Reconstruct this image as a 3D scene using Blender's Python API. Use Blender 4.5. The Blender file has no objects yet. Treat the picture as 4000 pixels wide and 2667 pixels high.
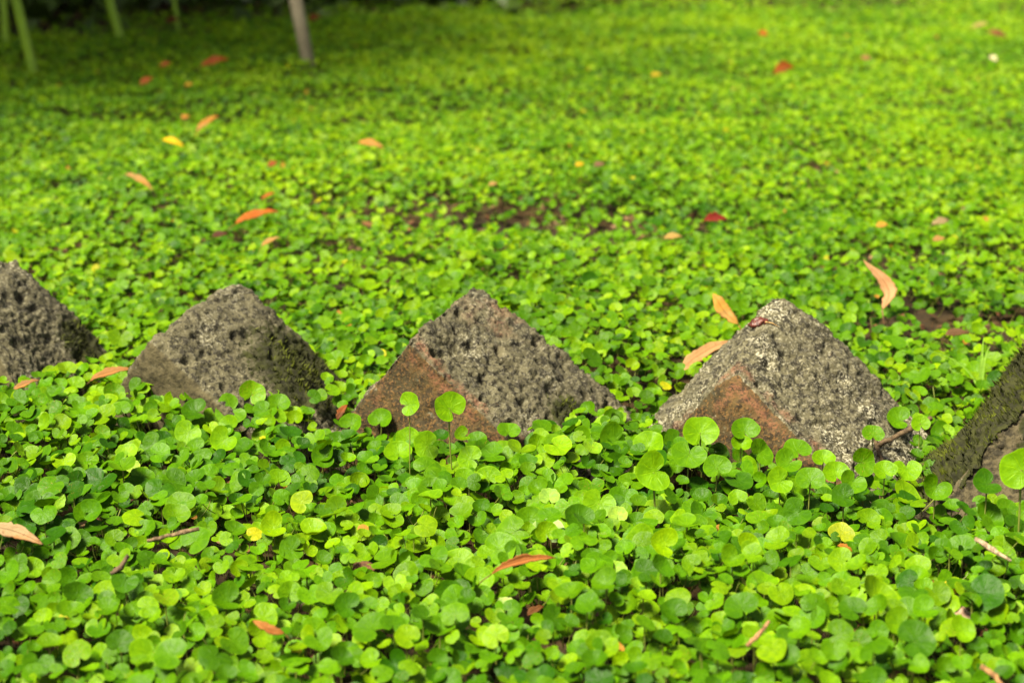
import bpy, bmesh, math, random
import numpy as np
from mathutils import Vector, Matrix, Euler, Quaternion

random.seed(7)
RNG = np.random.default_rng(11)
SC = bpy.context.scene
COL = SC.collection
PI = math.pi

# ------------------------------------------------------------------ camera
FPX = 7175.0                 # focal length in photo pixels (photo is 4000 x 2667)
CX, CY = 2000.0, 1333.5
ZC = 0.022                   # mean height of the leaf carpet's upper surface
CAM_H = 0.363
PITCH = math.atan((CY + 700.0) / FPX)
CAM = Vector((0, 0, CAM_H))
FWD = Vector((0, math.cos(PITCH), -math.sin(PITCH)))
UPV = Vector((0, math.sin(PITCH), math.cos(PITCH)))
RGT = Vector((1, 0, 0))

cam_data = bpy.data.cameras.new('camera')
cam = bpy.data.objects.new('camera', cam_data)
COL.objects.link(cam)
cam.location = CAM
cam.rotation_euler = (PI / 2 - PITCH, 0, 0)
cam_data.sensor_fit = 'HORIZONTAL'
cam_data.sensor_width = 22.3
cam_data.lens = 22.3 * FPX / 4000.0
cam_data.clip_start = 0.02
cam_data.clip_end = 400
cam_data.dof.use_dof = True
cam_data.dof.focus_distance = 0.965
cam_data.dof.aperture_fstop = 6.8
cam_data.dof.aperture_blades = 7
SC.camera = cam

# ------------------------------------------------------------------ light
SUN_EL, SUN_AZ = math.radians(58), math.radians(-135)    # azimuth from +Y (away from camera), clockwise
world = bpy.data.worlds.new('World')
SC.world = world
world.use_nodes = True
wn, wl = world.node_tree.nodes, world.node_tree.links
wn.clear()
sky = wn.new('ShaderNodeTexSky')
sky.sky_type = 'NISHITA'
sky.sun_disc = False
sky.sun_elevation = SUN_EL
sky.sun_rotation = SUN_AZ
sky.air_density = 1.0
sky.dust_density = 4.0
hs = wn.new('ShaderNodeHueSaturation')
hs.inputs['Saturation'].default_value = 0.10            # a clouded sky, nearly grey
bg = wn.new('ShaderNodeBackground')
bg.inputs['Strength'].default_value = 0.05
wo = wn.new('ShaderNodeOutputWorld')
wl.new(sky.outputs[0], hs.inputs['Color'])
wl.new(hs.outputs[0], bg.inputs['Color'])
wl.new(bg.outputs[0], wo.inputs['Surface'])

sun_data = bpy.data.lights.new('sun', 'SUN')
sun_data.energy = 5.0
sun_data.angle = math.radians(16)
sun_data.color = (1.0, 0.91, 0.66)
sun = bpy.data.objects.new('sun', sun_data)
COL.objects.link(sun)
sdir = Vector((math.sin(SUN_AZ) * math.cos(SUN_EL), math.cos(SUN_AZ) * math.cos(SUN_EL), math.sin(SUN_EL)))
sun.rotation_euler = (-sdir).to_track_quat('-Z', 'Y').to_euler()
sun.location = (0, 0, 5)

SC.view_settings.view_transform = 'Standard'
SC.view_settings.look = 'None'
SC.view_settings.gamma = 1.0
SC.view_settings.exposure = 1.82
SC.view_settings.use_curve_mapping = False
SC.render.engine = 'CYCLES'
SC.cycles.use_denoising = True
SC.cycles.max_bounces = 8
SC.cycles.diffuse_bounces = 3
SC.cycles.glossy_bounces = 2
SC.cycles.transmission_bounces = 4
SC.cycles.caustics_reflective = False
SC.cycles.caustics_refractive = False


# ------------------------------------------------------------------ helpers
def ray(px, py):
    return FWD + RGT * ((px - CX) / FPX) + UPV * ((CY - py) / FPX)

def at_depth(px, py, d):
    return CAM + ray(px, py) * d

def on_z(px, py, z=ZC):
    r = ray(px, py)
    return CAM + r * ((z - CAM_H) / r.z)

def on_plane(px, py, p0, n):
    r = ray(px, py)
    return CAM + r * ((p0 - CAM).dot(n) / r.dot(n))

def project(P):                                   # (n,3) array -> pixel x, pixel y, depth
    P = np.asarray(P, float) - np.array(CAM)
    d = P @ np.array(FWD)
    return CX + FPX * (P @ np.array(RGT)) / d, CY - FPX * (P @ np.array(UPV)) / d, d

def hash3(ix, iy, iz, k=0):
    h = (ix.astype(np.int64) * 374761393 + iy.astype(np.int64) * 668265263 +
         iz.astype(np.int64) * 2147483647 + k * 974634777) & 0xFFFFFFFF
    h = ((h ^ (h >> 13)) * 1274126177) & 0xFFFFFFFF
    h = ((h ^ (h >> 16)) * 2246822519) & 0xFFFFFFFF
    return ((h ^ (h >> 15)) & 0xFFFFFF) / float(0x1000000)

def vnoise(P, k=0):
    f = np.floor(P); t = P - f; t = t * t * (3 - 2 * t)
    i = f.astype(np.int64); out = 0
    for a in (0, 1):
        for b in (0, 1):
            for c in (0, 1):
                w = ((t[:, 0] if a else 1 - t[:, 0]) * (t[:, 1] if b else 1 - t[:, 1]) *
                     (t[:, 2] if c else 1 - t[:, 2]))
                out = out + w * hash3(i[:, 0] + a, i[:, 1] + b, i[:, 2] + c, k)
    return out * 2 - 1

def fbm(P, octs=3, k=0):
    s, a = 0, 1.0
    for o in range(octs):
        s = s + a * vnoise(P * 2 ** o, k + o); a *= .5
    return s

def worley(P, k=0):
    f = np.floor(P).astype(np.int64); best = np.full(len(P), 9.0); sec = best.copy(); cid = np.zeros(len(P))
    for a in (-1, 0, 1):
        for b in (-1, 0, 1):
            for c in (-1, 0, 1):
                i = f + np.array((a, b, c))
                q = i + np.stack([hash3(i[:, 0], i[:, 1], i[:, 2], k + j) for j in (1, 2, 3)], 1)
                d = np.linalg.norm(P - q, axis=1)
                new = d < best
                sec = np.where(new, best, np.minimum(sec, d))
                cid = np.where(new, hash3(i[:, 0], i[:, 1], i[:, 2], k + 7), cid)
                best = np.where(new, d, best)
    return best, sec, cid

def mesh_obj(name, verts, faces, mat=None, parent=None, smooth=True, loc=None):
    me = bpy.data.meshes.new(name)
    me.from_pydata([tuple(v) for v in verts], [], faces)
    if mat: me.materials.append(mat)
    if smooth: me.polygons.foreach_set('use_smooth', [True] * len(me.polygons))
    me.update()
    o = bpy.data.objects.new(name, me)
    COL.objects.link(o)
    if loc is not None: o.location = loc
    if parent: o.parent = parent
    return o

def empty(name, loc):
    o = bpy.data.objects.new(name, None)
    o.location = loc
    o.empty_display_size = .02
    COL.objects.link(o)
    return o

def tag(o, label=None, cat=None, group=None, kind=None):
    if label: o['label'] = label
    if cat: o['category'] = cat
    if group: o['group'] = group
    if kind: o['kind'] = kind
    return o

def tube(pts, radii, sides=6, cap=True, rough=0.0, seed=0):
    """verts, faces of a tapering tube along pts"""
    pts = [Vector(p) for p in pts]
    rr = random.Random(seed)
    V, F = [], []
    ref = Vector((0.31, 0.2, 0.93))
    for i, p in enumerate(pts):
        t = (pts[min(i + 1, len(pts) - 1)] - pts[max(i - 1, 0)]).normalized()
        a = t.cross(ref)
        if a.length < 1e-3: a = t.cross(Vector((1, 0, 0)))
        a.normalize(); b = t.cross(a)
        for s in range(sides):
            th = 2 * PI * s / sides
            r = radii[i] * (1 + rough * rr.uniform(-1, 1))
            V.append(p + (a * math.cos(th) + b * math.sin(th)) * r)
    for i in range(len(pts) - 1):
        for s in range(sides):
            s2 = (s + 1) % sides
            F.append((i * sides + s, i * sides + s2, (i + 1) * sides + s2, (i + 1) * sides + s))
    if cap:
        F.append(tuple(range(sides - 1, -1, -1)))
        F.append(tuple((len(pts) - 1) * sides + s for s in range(sides)))
    return V, F

def bez(p0, p1, p2, n):
    out = []
    for i in range(n + 1):
        t = i / n
        out.append(Vector(p0) * (1 - t) ** 2 + Vector(p1) * 2 * t * (1 - t) + Vector(p2) * t * t)
    return out


# ------------------------------------------------------------------ materials
class NT:
    def __init__(self, name):
        self.m = bpy.data.materials.new(name)
        self.m.use_nodes = True
        self.t = self.m.node_tree
        self.t.nodes.clear()
        self.out = self.n('ShaderNodeOutputMaterial')
    def n(self, kind, **kw):
        nd = self.t.nodes.new(kind)
        for k, v in kw.items():
            if hasattr(nd, k) and not k[0].isupper(): setattr(nd, k, v)
            else: nd.inputs[k.replace('_', ' ')].default_value = v
        return nd
    def l(self, a, b): self.t.links.new(a, b)
    def mix(self, fac, a, b, blend='MIX'):
        nd = self.t.nodes.new('ShaderNodeMix'); nd.data_type = 'RGBA'; nd.blend_type = blend
        for s, v in ((nd.inputs[0], fac), (nd.inputs[6], a), (nd.inputs[7], b)):
            if hasattr(v, 'is_output'): self.l(v, s)
            elif isinstance(v, (int, float)): s.default_value = v
            else: s.default_value = (*v, 1)
        return nd.outputs[2]
    def math(self, op, a, b=0.0, clamp=False):
        nd = self.t.nodes.new('ShaderNodeMath'); nd.operation = op; nd.use_clamp = clamp
        for s, v in ((nd.inputs[0], a), (nd.inputs[1], b)):
            if hasattr(v, 'is_output'): self.l(v, s)
            else: s.default_value = v
        return nd.outputs[0]
    def ramp(self, v, lo, hi):
        nd = self.t.nodes.new('ShaderNodeMapRange'); nd.interpolation_type = 'SMOOTHSTEP'
        self.l(v, nd.inputs[0]); nd.inputs[1].default_value = lo; nd.inputs[2].default_value = hi
        return nd.outputs[0]
    def noise(self, vec, scale, detail=4, rough=.6, w=None):
        nd = self.t.nodes.new('ShaderNodeTexNoise')
        nd.inputs['Scale'].default_value = scale; nd.inputs['Detail'].default_value = detail
        nd.inputs['Roughness'].default_value = rough
        if vec is not None: self.l(vec, nd.inputs['Vector'])
        return nd.outputs[0]
    def attr(self, name, kind='GEOMETRY'):
        nd = self.t.nodes.new('ShaderNodeAttribute'); nd.attribute_name = name; nd.attribute_type = kind
        return nd
    def bsdf(self, col, rough=.6, spec=.5, normal=None):
        nd = self.t.nodes.new('ShaderNodeBsdfPrincipled')
        for key, v in (('Base Color', col), ('Roughness', rough), ('Specular IOR Level', spec)):
            s = nd.inputs[key]
            if hasattr(v, 'is_output'): self.l(v, s)
            elif isinstance(v, (int, float)): s.default_value = v
            else: s.default_value = (*v, 1)
        if normal is not None: self.l(normal, nd.inputs['Normal'])
        return nd.outputs[0]
    def bump(self, h, strength=.5, dist=.001):
        nd = self.t.nodes.new('ShaderNodeBump'); nd.inputs['Strength'].default_value = strength
        nd.inputs['Distance'].default_value = dist; self.l(h, nd.inputs['Height'])
        return nd.outputs[0]
    def end(self, sh): self.l(sh, self.out.inputs['Surface']); return self.m

def leaf_material():
    k = NT('green_leaf')
    tint = k.attr('tint', 'INSTANCER').outputs['Color']
    uv = k.n('ShaderNodeUVMap')
    sep = k.n('ShaderNodeSeparateXYZ'); k.l(uv.outputs[0], sep.inputs[0])
    info = k.n('ShaderNodeObjectInfo')
    ang, rad = sep.outputs[0], sep.outputs[1]
    # palmate veins: seven pale thin lines fanning from the stalk
    s = k.math('ABSOLUTE', k.math('SUBTRACT', k.math('FRACT', k.math('MULTIPLY', ang, 7.0)), .5))
    vein = k.math('SUBTRACT', 1.0, k.ramp(s, 0.02, 0.10), clamp=True)
    vein = k.math('MULTIPLY', vein, k.ramp(rad, 1.0, .35))
    offs = k.n('ShaderNodeVectorMath', operation='ADD'); geo = k.n('ShaderNodeTexCoord')
    comb = k.n('ShaderNodeCombineXYZ')
    k.l(k.math('MULTIPLY', info.outputs['Random'], 57.0), comb.inputs[0])
    k.l(geo.outputs['Object'], offs.inputs[0]); k.l(comb.outputs[0], offs.inputs[1])
    P = offs.outputs[0]
    n1 = k.noise(P, 2.2, 3)
    n2 = k.noise(P, 9.0, 3, .7)
    col = k.mix(k.ramp(n1, .3, .7), k.mix(1.0, tint, (.82, .86, 1), 'MULTIPLY'), k.mix(1.0, tint, (1.22, 1.14, .9), 'MULTIPLY'))
    col = k.mix(k.math('MULTIPLY', vein, .7), col, k.mix(1.0, tint, (1.7, 1.45, 1.5), 'MULTIPLY'))
    # paler thin rim
    col = k.mix(k.math('MULTIPLY', k.ramp(rad, .88, 1.0), .5), col, k.mix(1.0, tint, (1.6, 1.4, 1.6), 'MULTIPLY'))
    # rusty spots on some of the leaves only
    some = k.ramp(info.outputs['Random'], .89, .95)
    spot = k.math('MULTIPLY', k.ramp(n2, .63, .68), some)
    col = k.mix(spot, col, (.20, .085, .018))
    some2 = k.math('MULTIPLY', k.ramp(info.outputs['Random'], .05, .02), k.ramp(n1, .50, .62))
    col = k.mix(k.math('MULTIPLY', some2, .0), col, (.24, .20, .012))
    h = k.math('ADD', k.math('MULTIPLY', vein, -.6), k.noise(P, 5.0, 2))
    nb = k.bump(h, .5, .0006)
    rough = k.math('ADD', .30, k.math('MULTIPLY', n2, .25))
    p = k.bsdf(col, rough, .09, nb)
    tr = k.n('ShaderNodeBsdfTranslucent')
    k.l(k.mix(1.0, col, (1.5, 1.35, .5), 'MULTIPLY'), tr.inputs[0])
    mx = k.n('ShaderNodeMixShader'); mx.inputs[0].default_value = .20
    k.l(p, mx.inputs[1]); k.l(tr.outputs[0], mx.inputs[2])
    return k.end(mx.outputs[0])

def stalk_material():
    k = NT('stalk_green')
    c = k.n('ShaderNodeTexCoord')
    n = k.noise(c.outputs['Object'], 1.5, 2)
    return k.end(k.bsdf(k.mix(n, (.10, .16, .02), (.15, .13, .03)), .45, .4))

def soil_material():
    k = NT('soil')
    c = k.n('ShaderNodeTexCoord').outputs['Object']
    a, b = k.noise(c, 14, 6, .65), k.noise(c, 160, 5, .7)
    col = k.mix(k.ramp(a, .35, .7), (.012, .0075, .003), (.046, .026, .008))
    col = k.mix(k.ramp(b, .55, .75), col, (.060, .034, .010))
    return k.end(k.bsdf(col, .9, .2, k.bump(b, .9, .004)))

def litter_material():
    k = NT('dry_litter')
    t = k.attr('tint', 'INSTANCER').outputs['Color']
    return k.end(k.bsdf(t, .7, .3))

def dead_leaf_material():
    k = NT('dry_leaf')
    t = k.attr('tint', 'OBJECT').outputs['Color']
    t2 = k.attr('tint_b', 'OBJECT').outputs['Color']
    c = k.n('ShaderNodeTexCoord').outputs['Object']
    a, b = k.noise(c, 60, 4), k.noise(c, 420, 3)
    col = k.mix(k.ramp(a, .42, .66), t, t2)
    col = k.mix(k.math('MULTIPLY', k.ramp(b, .60, .72), .6), col, (.09, .038, .014))
    uvm = k.n('ShaderNodeUVMap'); sp = k.n('ShaderNodeSeparateXYZ'); k.l(uvm.outputs[0], sp.inputs[0])
    off = k.math('ABSOLUTE', k.math('SUBTRACT', sp.outputs[0], .5))
    rib = k.math('SUBTRACT', 1.0, k.ramp(off, .015, .06), clamp=True)
    col = k.mix(k.math('MULTIPLY', rib, .55), col, k.mix(1.0, col, (.45, .38, .35), 'MULTIPLY'))
    sv = k.math('ABSOLUTE', k.math('SUBTRACT', k.math('FRACT', k.math('MULTIPLY', k.math('SUBTRACT', sp.outputs[1], k.math('MULTIPLY', off, .5)), 11.0)), .5))
    col = k.mix(k.math('MULTIPLY', k.math('SUBTRACT', 1.0, k.ramp(sv, .02, .14), clamp=True), .25), col, k.mix(1.0, col, (.5, .45, .4), 'MULTIPLY'))
    col = k.mix(k.math('MULTIPLY', k.ramp(off, .36, .5), k.math('MULTIPLY', k.ramp(a, .40, .55), .7)), col, (.10, .042, .014))
    p = k.bsdf(col, .6, .08, k.bump(k.math('ADD', b, k.math('MULTIPLY', rib, -1.5)), .4, .001))
    tr = k.n('ShaderNodeBsdfTranslucent'); k.l(col, tr.inputs[0])
    mx = k.n('ShaderNodeMixShader'); mx.inputs[0].default_value = .15
    k.l(p, mx.inputs[1]); k.l(tr.outputs[0], mx.inputs[2])
    return k.end(mx.outputs[0])

def wood_material():
    k = NT('dead_wood')
    t = k.attr('tint', 'OBJECT').outputs['Color']
    c = k.n('ShaderNodeTexCoord').outputs['Object']
    a = k.noise(c, 500, 4, .7)
    return k.end(k.bsdf(k.mix(k.ramp(a, .4, .65), t, k.mix(1.0, t, (.35, .32, .3), 'MULTIPLY')), .8, .3, k.bump(a, .8, .0015)))

def stone_material():
    k = NT('weathered_block')
    c = k.n('ShaderNodeTexCoord').outputs['Object']
    front, edge, moss, rnd = (k.attr(n).outputs['Fac'] for n in ('front', 'edge', 'moss', 'grain'))
    lichen = k.attr('lichen', 'OBJECT').outputs['Fac']
    brick = k.attr('brick', 'OBJECT').outputs['Fac']
    n1, n2, n3 = k.noise(c, 38, 5, .6), k.noise(c, 190, 5, .68), k.noise(c, 620, 3, .7)
    grey = k.mix(k.ramp(n1, .35, .68), (.037, .0325, .0175), (.064, .0565, .031))
    grey = k.mix(k.math('MULTIPLY', k.ramp(rnd, .35, 1.0), .65), grey, (.082, .073, .042))
    grey = k.mix(k.math('MULTIPLY', k.ramp(n2, .505, .555), .93), grey, (.012, .010, .006))
    grey = k.mix(k.math('MULTIPLY', k.ramp(n3, .60, .66), .55), grey, (.20, .18, .125))
    grey = k.mix(k.math('MULTIPLY', k.ramp(k.noise(c, 420, 2), .60, .66), .9), grey, (.012, .010, .006))
    # pale crust of lichen, in patches
    pat = k.math('ADD', k.ramp(k.noise(c, 26, 4), .45, .66), -.25, clamp=True)
    lf = k.math('MULTIPLY', k.math('MULTIPLY', k.ramp(n3, .50, .58), lichen), k.math('ADD', pat, .22))
    grey = k.mix(k.math('MINIMUM', lf, 1.0), grey, (.30, .28, .21))
    # fired clay face: ochre and dark brown grains
    clay = k.mix(k.ramp(n1, .38, .62), (.032, .024, .009), (.058, .036, .011))
    clay = k.mix(k.math('MULTIPLY', k.ramp(k.noise(c, 48, 4), .48, .66), .75), clay, (.040, .034, .020))
    clay = k.mix(k.math('MULTIPLY', k.ramp(n2, .47, .56), .92), clay, (.018, .012, .005))
    clay = k.mix(k.math('MULTIPLY', k.ramp(n3, .54, .60), .85), clay, (.105, .056, .016))
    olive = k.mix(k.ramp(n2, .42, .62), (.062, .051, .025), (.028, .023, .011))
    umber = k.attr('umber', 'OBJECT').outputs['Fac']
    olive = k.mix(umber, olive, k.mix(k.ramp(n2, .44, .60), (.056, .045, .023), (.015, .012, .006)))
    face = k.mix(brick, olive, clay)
    col = k.mix(k.ramp(k.math('ADD', front, k.math('MULTIPLY', k.math('SUBTRACT', k.math('ADD', k.math('MULTIPLY', n2, .5), k.math('MULTIPLY', k.noise(c, 75, 4), .5)), .5), 4.0)), .4, .6), grey, face)
    ef = k.math('MULTIPLY', k.math('MULTIPLY', edge, brick), k.ramp(n1, .44, .58))
    ef = k.math('MULTIPLY', ef, k.ramp(n3, .38, .55))
    col = k.mix(k.math('MULTIPLY', ef, .7), col, (.13, .052, .028))
    mcol = k.mix(k.ramp(n2, .35, .65), (.008, .008, .002), (.022, .024, .003))
    mf = k.ramp(k.math('ADD', moss, k.math('MULTIPLY', k.math('SUBTRACT', n2, .5), 1.0)), .4, .62)
    col = k.mix(mf, col, mcol)
    h = k.math('ADD', n2, k.math('MULTIPLY', n3, .6))
    return k.end(k.bsdf(col, .86, .25, k.bump(h, .8, .0016)))

def plain_noise_material(name, a, b, scale, rough=.6, spec=.3):
    k = NT(name)
    c = k.n('ShaderNodeTexCoord').outputs['Object']
    n = k.noise(c, scale, 4)
    return k.end(k.bsdf(k.mix(k.ramp(n, .35, .65), a, b), rough, spec, k.bump(n, .3, .01)))

M_LEAF, M_STALK, M_SOIL = leaf_material(), stalk_material(), soil_material()
M_LITTER, M_DEAD, M_WOOD, M_STONE = litter_material(), dead_leaf_material(), wood_material(), stone_material()
M_MOSS = plain_noise_material('moss_green', (.012, .014, .002), (.060, .072, .004), 60, .8, .2)
M_POST = plain_noise_material('post_grey', (.23, .19, .12), (.31, .265, .17), 9, .7, .3)
M_STRAP = plain_noise_material('strap_leaf_green', (.16, .27, .008), (.11, .20, .007), 6, .4, .4)
M_DARKLEAF = plain_noise_material('shrub_leaf', (.016, .034, .003), (.040, .075, .005), 3, .5, .3)
M_BARK = plain_noise_material('bark', (.05, .035, .02), (.09, .065, .04), 20, .85, .2)
M_HUSK = plain_noise_material('husk_dark_red', (.035, .006, .005), (.10, .022, .012), 300, .4, .5)
M_GRASS = plain_noise_material('grass_green', (.12, .24, .02), (.16, .27, .03), 40, .45, .4)


# ------------------------------------------------------------------ ground
def ground_height(x, y):
    P = np.stack([x * 3.1, y * 3.1, np.zeros_like(x)], 1)
    near = np.exp(-np.maximum(y - 9, 0) / 6)
    return -0.006 + near * (.012 * vnoise(P, 3) + .005 * vnoise(P * 3.7, 5))

def axis(lo, hi, fine, far, n_far):
    a = np.arange(lo, hi, fine)
    e = np.geomspace(fine, far, n_far)
    return np.concatenate([lo - e[::-1], a, hi + e])

gx, gy = axis(-2.6, 2.6, .03, 90, 26), axis(.3, 7.5, .03, 120, 26)
GX, GY = np.meshgrid(gx, gy)
zz = ground_height(GX.ravel(), GY.ravel())
gv = np.stack([GX.ravel(), GY.ravel(), zz], 1)
nx, ny = len(gx), len(gy)
ii = (np.arange(ny - 1)[:, None] * nx + np.arange(nx - 1)[None]).ravel()
gf = np.stack([ii, ii + 1, ii + 1 + nx, ii + nx], 1)
ground = mesh_obj('ground', gv, gf.tolist(), M_SOIL)
tag(ground, 'dark brown soil under the leaf carpet', None, None, 'structure')


# ------------------------------------------------------------------ stones (a slanting row of corner-up blocks)
STONES = []          # hull planes for keeping leaves out

def hull_planes(pts):
    bm = bmesh.new()
    for p in pts: bm.verts.new(p)
    r = bmesh.ops.convex_hull(bm, input=bm.verts)
    junk = [e for e in r['geom_interior'] if isinstance(e, bmesh.types.BMVert)]
    if junk: bmesh.ops.delete(bm, geom=junk, context='VERTS')
    bm.normal_update()
    bmesh.ops.recalc_face_normals(bm, faces=bm.faces)
    planes = np.array([(*f.normal, f.normal.dot(f.verts[0].co)) for f in bm.faces])
    return bm, planes

def make_stone(name, label, pix, contact, lift, props, extra=(), seed=0, bevel=.006, voxel=.00135,
               lump=1.0, moss=None, red_top=None, big_amp=.0024, smooth_front=1.0):
    """pix: dict of corner -> (px, py, depth offset from the contact point)"""
    P0 = on_z(*contact, z=.012)
    d0 = (P0 - CAM).dot(FWD)
    c = {k: at_depth(v[0], v[1], d0 + v[2]) for k, v in pix.items()}
    base = Vector((P0.x, P0.y, 0)) + Vector((0, .06, 0))
    ax = c['A'] - c['P']
    top = [c['P'], c['A']] + [at_depth(x, y, d0 + d) for x, y, d in extra]
    low = []
    if 'RL' not in c: c['RL'] = c['FL'] + ax
    for key, t in (('FL', c['P']), ('FR', c['P']), ('RL', c['A']), ('RR', c['A'])):
        v = c[key] - t
        low.append(c[key])
        low.append(c[key] + v * max(.15, (c[key].z + .05) / max(1e-3, -v.z)))
    bm, planes = hull_planes(top + low)
    bmesh.ops.translate(bm, verts=bm.verts, vec=-base)
    STONES.append(planes)
    fn = (c['FL'] - c['P']).cross(c['FR'] - c['P']).normalized()
    if fn.dot(CAM - c['P']) < 0: fn = -fn
    me = bpy.data.meshes.new(name + '_hull'); bm.to_mesh(me); bm.free()
    tmp = bpy.data.objects.new('tmp_hull', me); COL.objects.link(tmp)
    b = tmp.modifiers.new('b', 'BEVEL'); b.width = bevel; b.segments = 3; b.limit_method = 'ANGLE'; b.angle_limit = math.radians(25)
    r = tmp.modifiers.new('r', 'REMESH'); r.mode = 'VOXEL'; r.voxel_size = voxel
    dg = bpy.context.evaluated_depsgraph_get()
    sm = bpy.data.meshes.new_from_object(tmp.evaluated_get(dg))
    bpy.data.objects.remove(tmp)
    n = len(sm.vertices)
    co = np.empty(n * 3); sm.vertices.foreach_get('co', co); co = co.reshape(-1, 3)
    no = np.empty(n * 3); sm.vertices.foreach_get('normal', no); no = no.reshape(-1, 3)
    W = co + np.array(base)
    fdist = (W - np.array(c['P'])) @ np.array(fn)             # <= 0 inside
    facing = no @ np.array(fn)
    front = np.clip((facing - .75) / .2, 0, 1)
    Q = W * 1.0 + seed * 3.7
    w1, w2, cid = worley(Q / .0085, seed)
    wa, wb, cid2 = worley(Q / .0042, seed + 20)
    big = fbm(Q / .045, 3, seed)
    fine = fbm(Q / .004, 2, seed + 9)
    warp = Q + .0022 * np.stack([vnoise(Q / .006, seed + 60 + j) for j in range(3)], 1)
    w1, w2, cid = worley(warp / .0105, seed)
    wa, wb, cid2 = worley(warp / .0048, seed + 20)
    crack1 = np.clip(1 - (w2 - w1) / .16, 0, 1) * np.clip(.55 + vnoise(Q / .017, seed + 50) * 1.1, 0, 1)
    crack2 = np.clip(1 - (wb - wa) / .22, 0, 1) * np.clip(.5 + vnoise(Q / .011, seed + 51) * 1.2, 0, 1)
    wc, wd, cid3 = worley(warp / .019, seed + 33)
    area = np.clip(.55 + .8 * vnoise(Q / .024, seed + 54), 0, 1)     # worn smooth here, gritty there
    step = ((cid - .5) * .0020 + (cid2 - .5) * .0014) * (.35 + .65 * area) + (cid3 - .5) * .0022              # grains standing proud or sunk
    lumps = step - .0030 * crack1 * area - .0016 * crack2 + .0010 * vnoise(Q / .0023, seed + 52) + .0006 * vnoise(Q / .0013, seed + 53)
    pits = -np.clip(vnoise(Q / .0075, seed + 40) - .34, 0, 1) * .013 - np.clip(vnoise(Q / .0032, seed + 41) - .4, 0, 1) * .005
    rough = lump * (.68 * lumps + .8 * pits) * (1 - .82 * front * smooth_front)
    D = big * big_amp + rough + fine * .00045
    low_z = W[:, 2] < -.02
    D[low_z] *= .3
    # chipped, irregular ridges
    co2 = co + no * D[:, None]
    sm.vertices.foreach_set('co', co2.ravel())
    sm.update()
    sm.name = name
    a = sm.attributes.new('front', 'FLOAT', 'POINT'); a.data.foreach_set('value', front)
    pn = (c['FR'] - c['P']).normalized(); wn_ = (c['FL'] - c['P']).normalized()
    rel = W - np.array(c['P'])
    d_edge = np.minimum(np.linalg.norm(rel - np.outer(rel @ np.array(pn), np.array(pn)), axis=1),
                        np.linalg.norm(rel - np.outer(rel @ np.array(wn_), np.array(wn_)), axis=1))
    front = front * np.clip((d_edge - .001) / .008, 0, 1)
    edge = np.exp(-((d_edge - .006) / .003) ** 2)
    if red_top is not None:
        rp = np.array(at_depth(red_top[0], red_top[1], d0 + red_top[2]))
        edge = np.maximum(edge, .7 * np.exp(-(np.linalg.norm(W - rp, axis=1) / .022) ** 2))
    a = sm.attributes.new('edge', 'FLOAT', 'POINT'); a.data.foreach_set('value', edge)
    a = sm.attributes.new('grain', 'FLOAT', 'POINT'); a.data.foreach_set('value', .6 * cid + .4 * cid2)
    mo = np.zeros(n)
    if moss is not None: mo = moss(W, no, c, d0, at_depth)
    a = sm.attributes.new('moss', 'FLOAT', 'POINT'); a.data.foreach_set('value', np.clip(mo, 0, 1))
    sm.materials.clear(); sm.materials.append(M_STONE)
    sm.polygons.foreach_set('use_smooth', [True] * len(sm.polygons))
    o = bpy.data.objects.new(name, sm); COL.objects.link(o); o.location = base
    tag(o, label, 'stone', 'row of corner-up edging stones')
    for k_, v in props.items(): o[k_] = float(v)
    # moss tufts: short blades rooted on the mossy skin, nobody could count them
    if moss is not None:
        w = np.clip(mo, 0, 1) * (W[:, 2] > -.005)
        view = ((np.array(CAM) - W) * no).sum(1) > -.05
        w = w * view
        if w.sum() > 0:
            pick = RNG.choice(n, size=min(9000, int((w > .75).sum() * .35) + 50), p=w ** 4 / (w ** 4).sum())
            V, F = [], []
            for j in pick:
                p = Vector(co2[j]); nn = Vector(no[j])
                dirv = (nn + Vector(RNG.normal(0, .45, 3)) + Vector((0, 0, .4))).normalized()
                L = RNG.uniform(.0015, .0042)
                s = dirv.cross(Vector(RNG.normal(0, 1, 3))).normalized() * L * .22
                i0 = len(V)
                V += [p - s - nn * .0005, p + s - nn * .0005, p + dirv * L]
                F.append((i0, i0 + 1, i0 + 2))
            m = mesh_obj('moss', V, F, M_MOSS, o, smooth=False)
            m['kind'] = 'stuff'
    return o

def blob(px, py, dd, rad):
    def f(W, no, c, d0, ad):
        p = np.array(ad(px, py, d0 + dd))
        return 1.0 * np.exp(-(np.linalg.norm(W - p, axis=1) / rad) ** 2)
    return f

def moss_flank(W, no, c, d0, ad):
    # cushions over the flank, ragged along the ridge and spilling a little onto the front
    n_ = (c['RL'] - c['FL']).cross(c['P'] - c['FL']).normalized()
    if n_.x > 0: n_ = -n_
    side = no @ np.array(n_)
    cush = vnoise(W / .016, 91) * .55 + vnoise(W / .006, 92) * .35 + vnoise(W / .035, 93) * .4
    return np.clip((side - .20 + cush * .75) * 1.8, 0, 1.0) * np.clip(1.05 + cush * .9, .25, 1)

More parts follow.
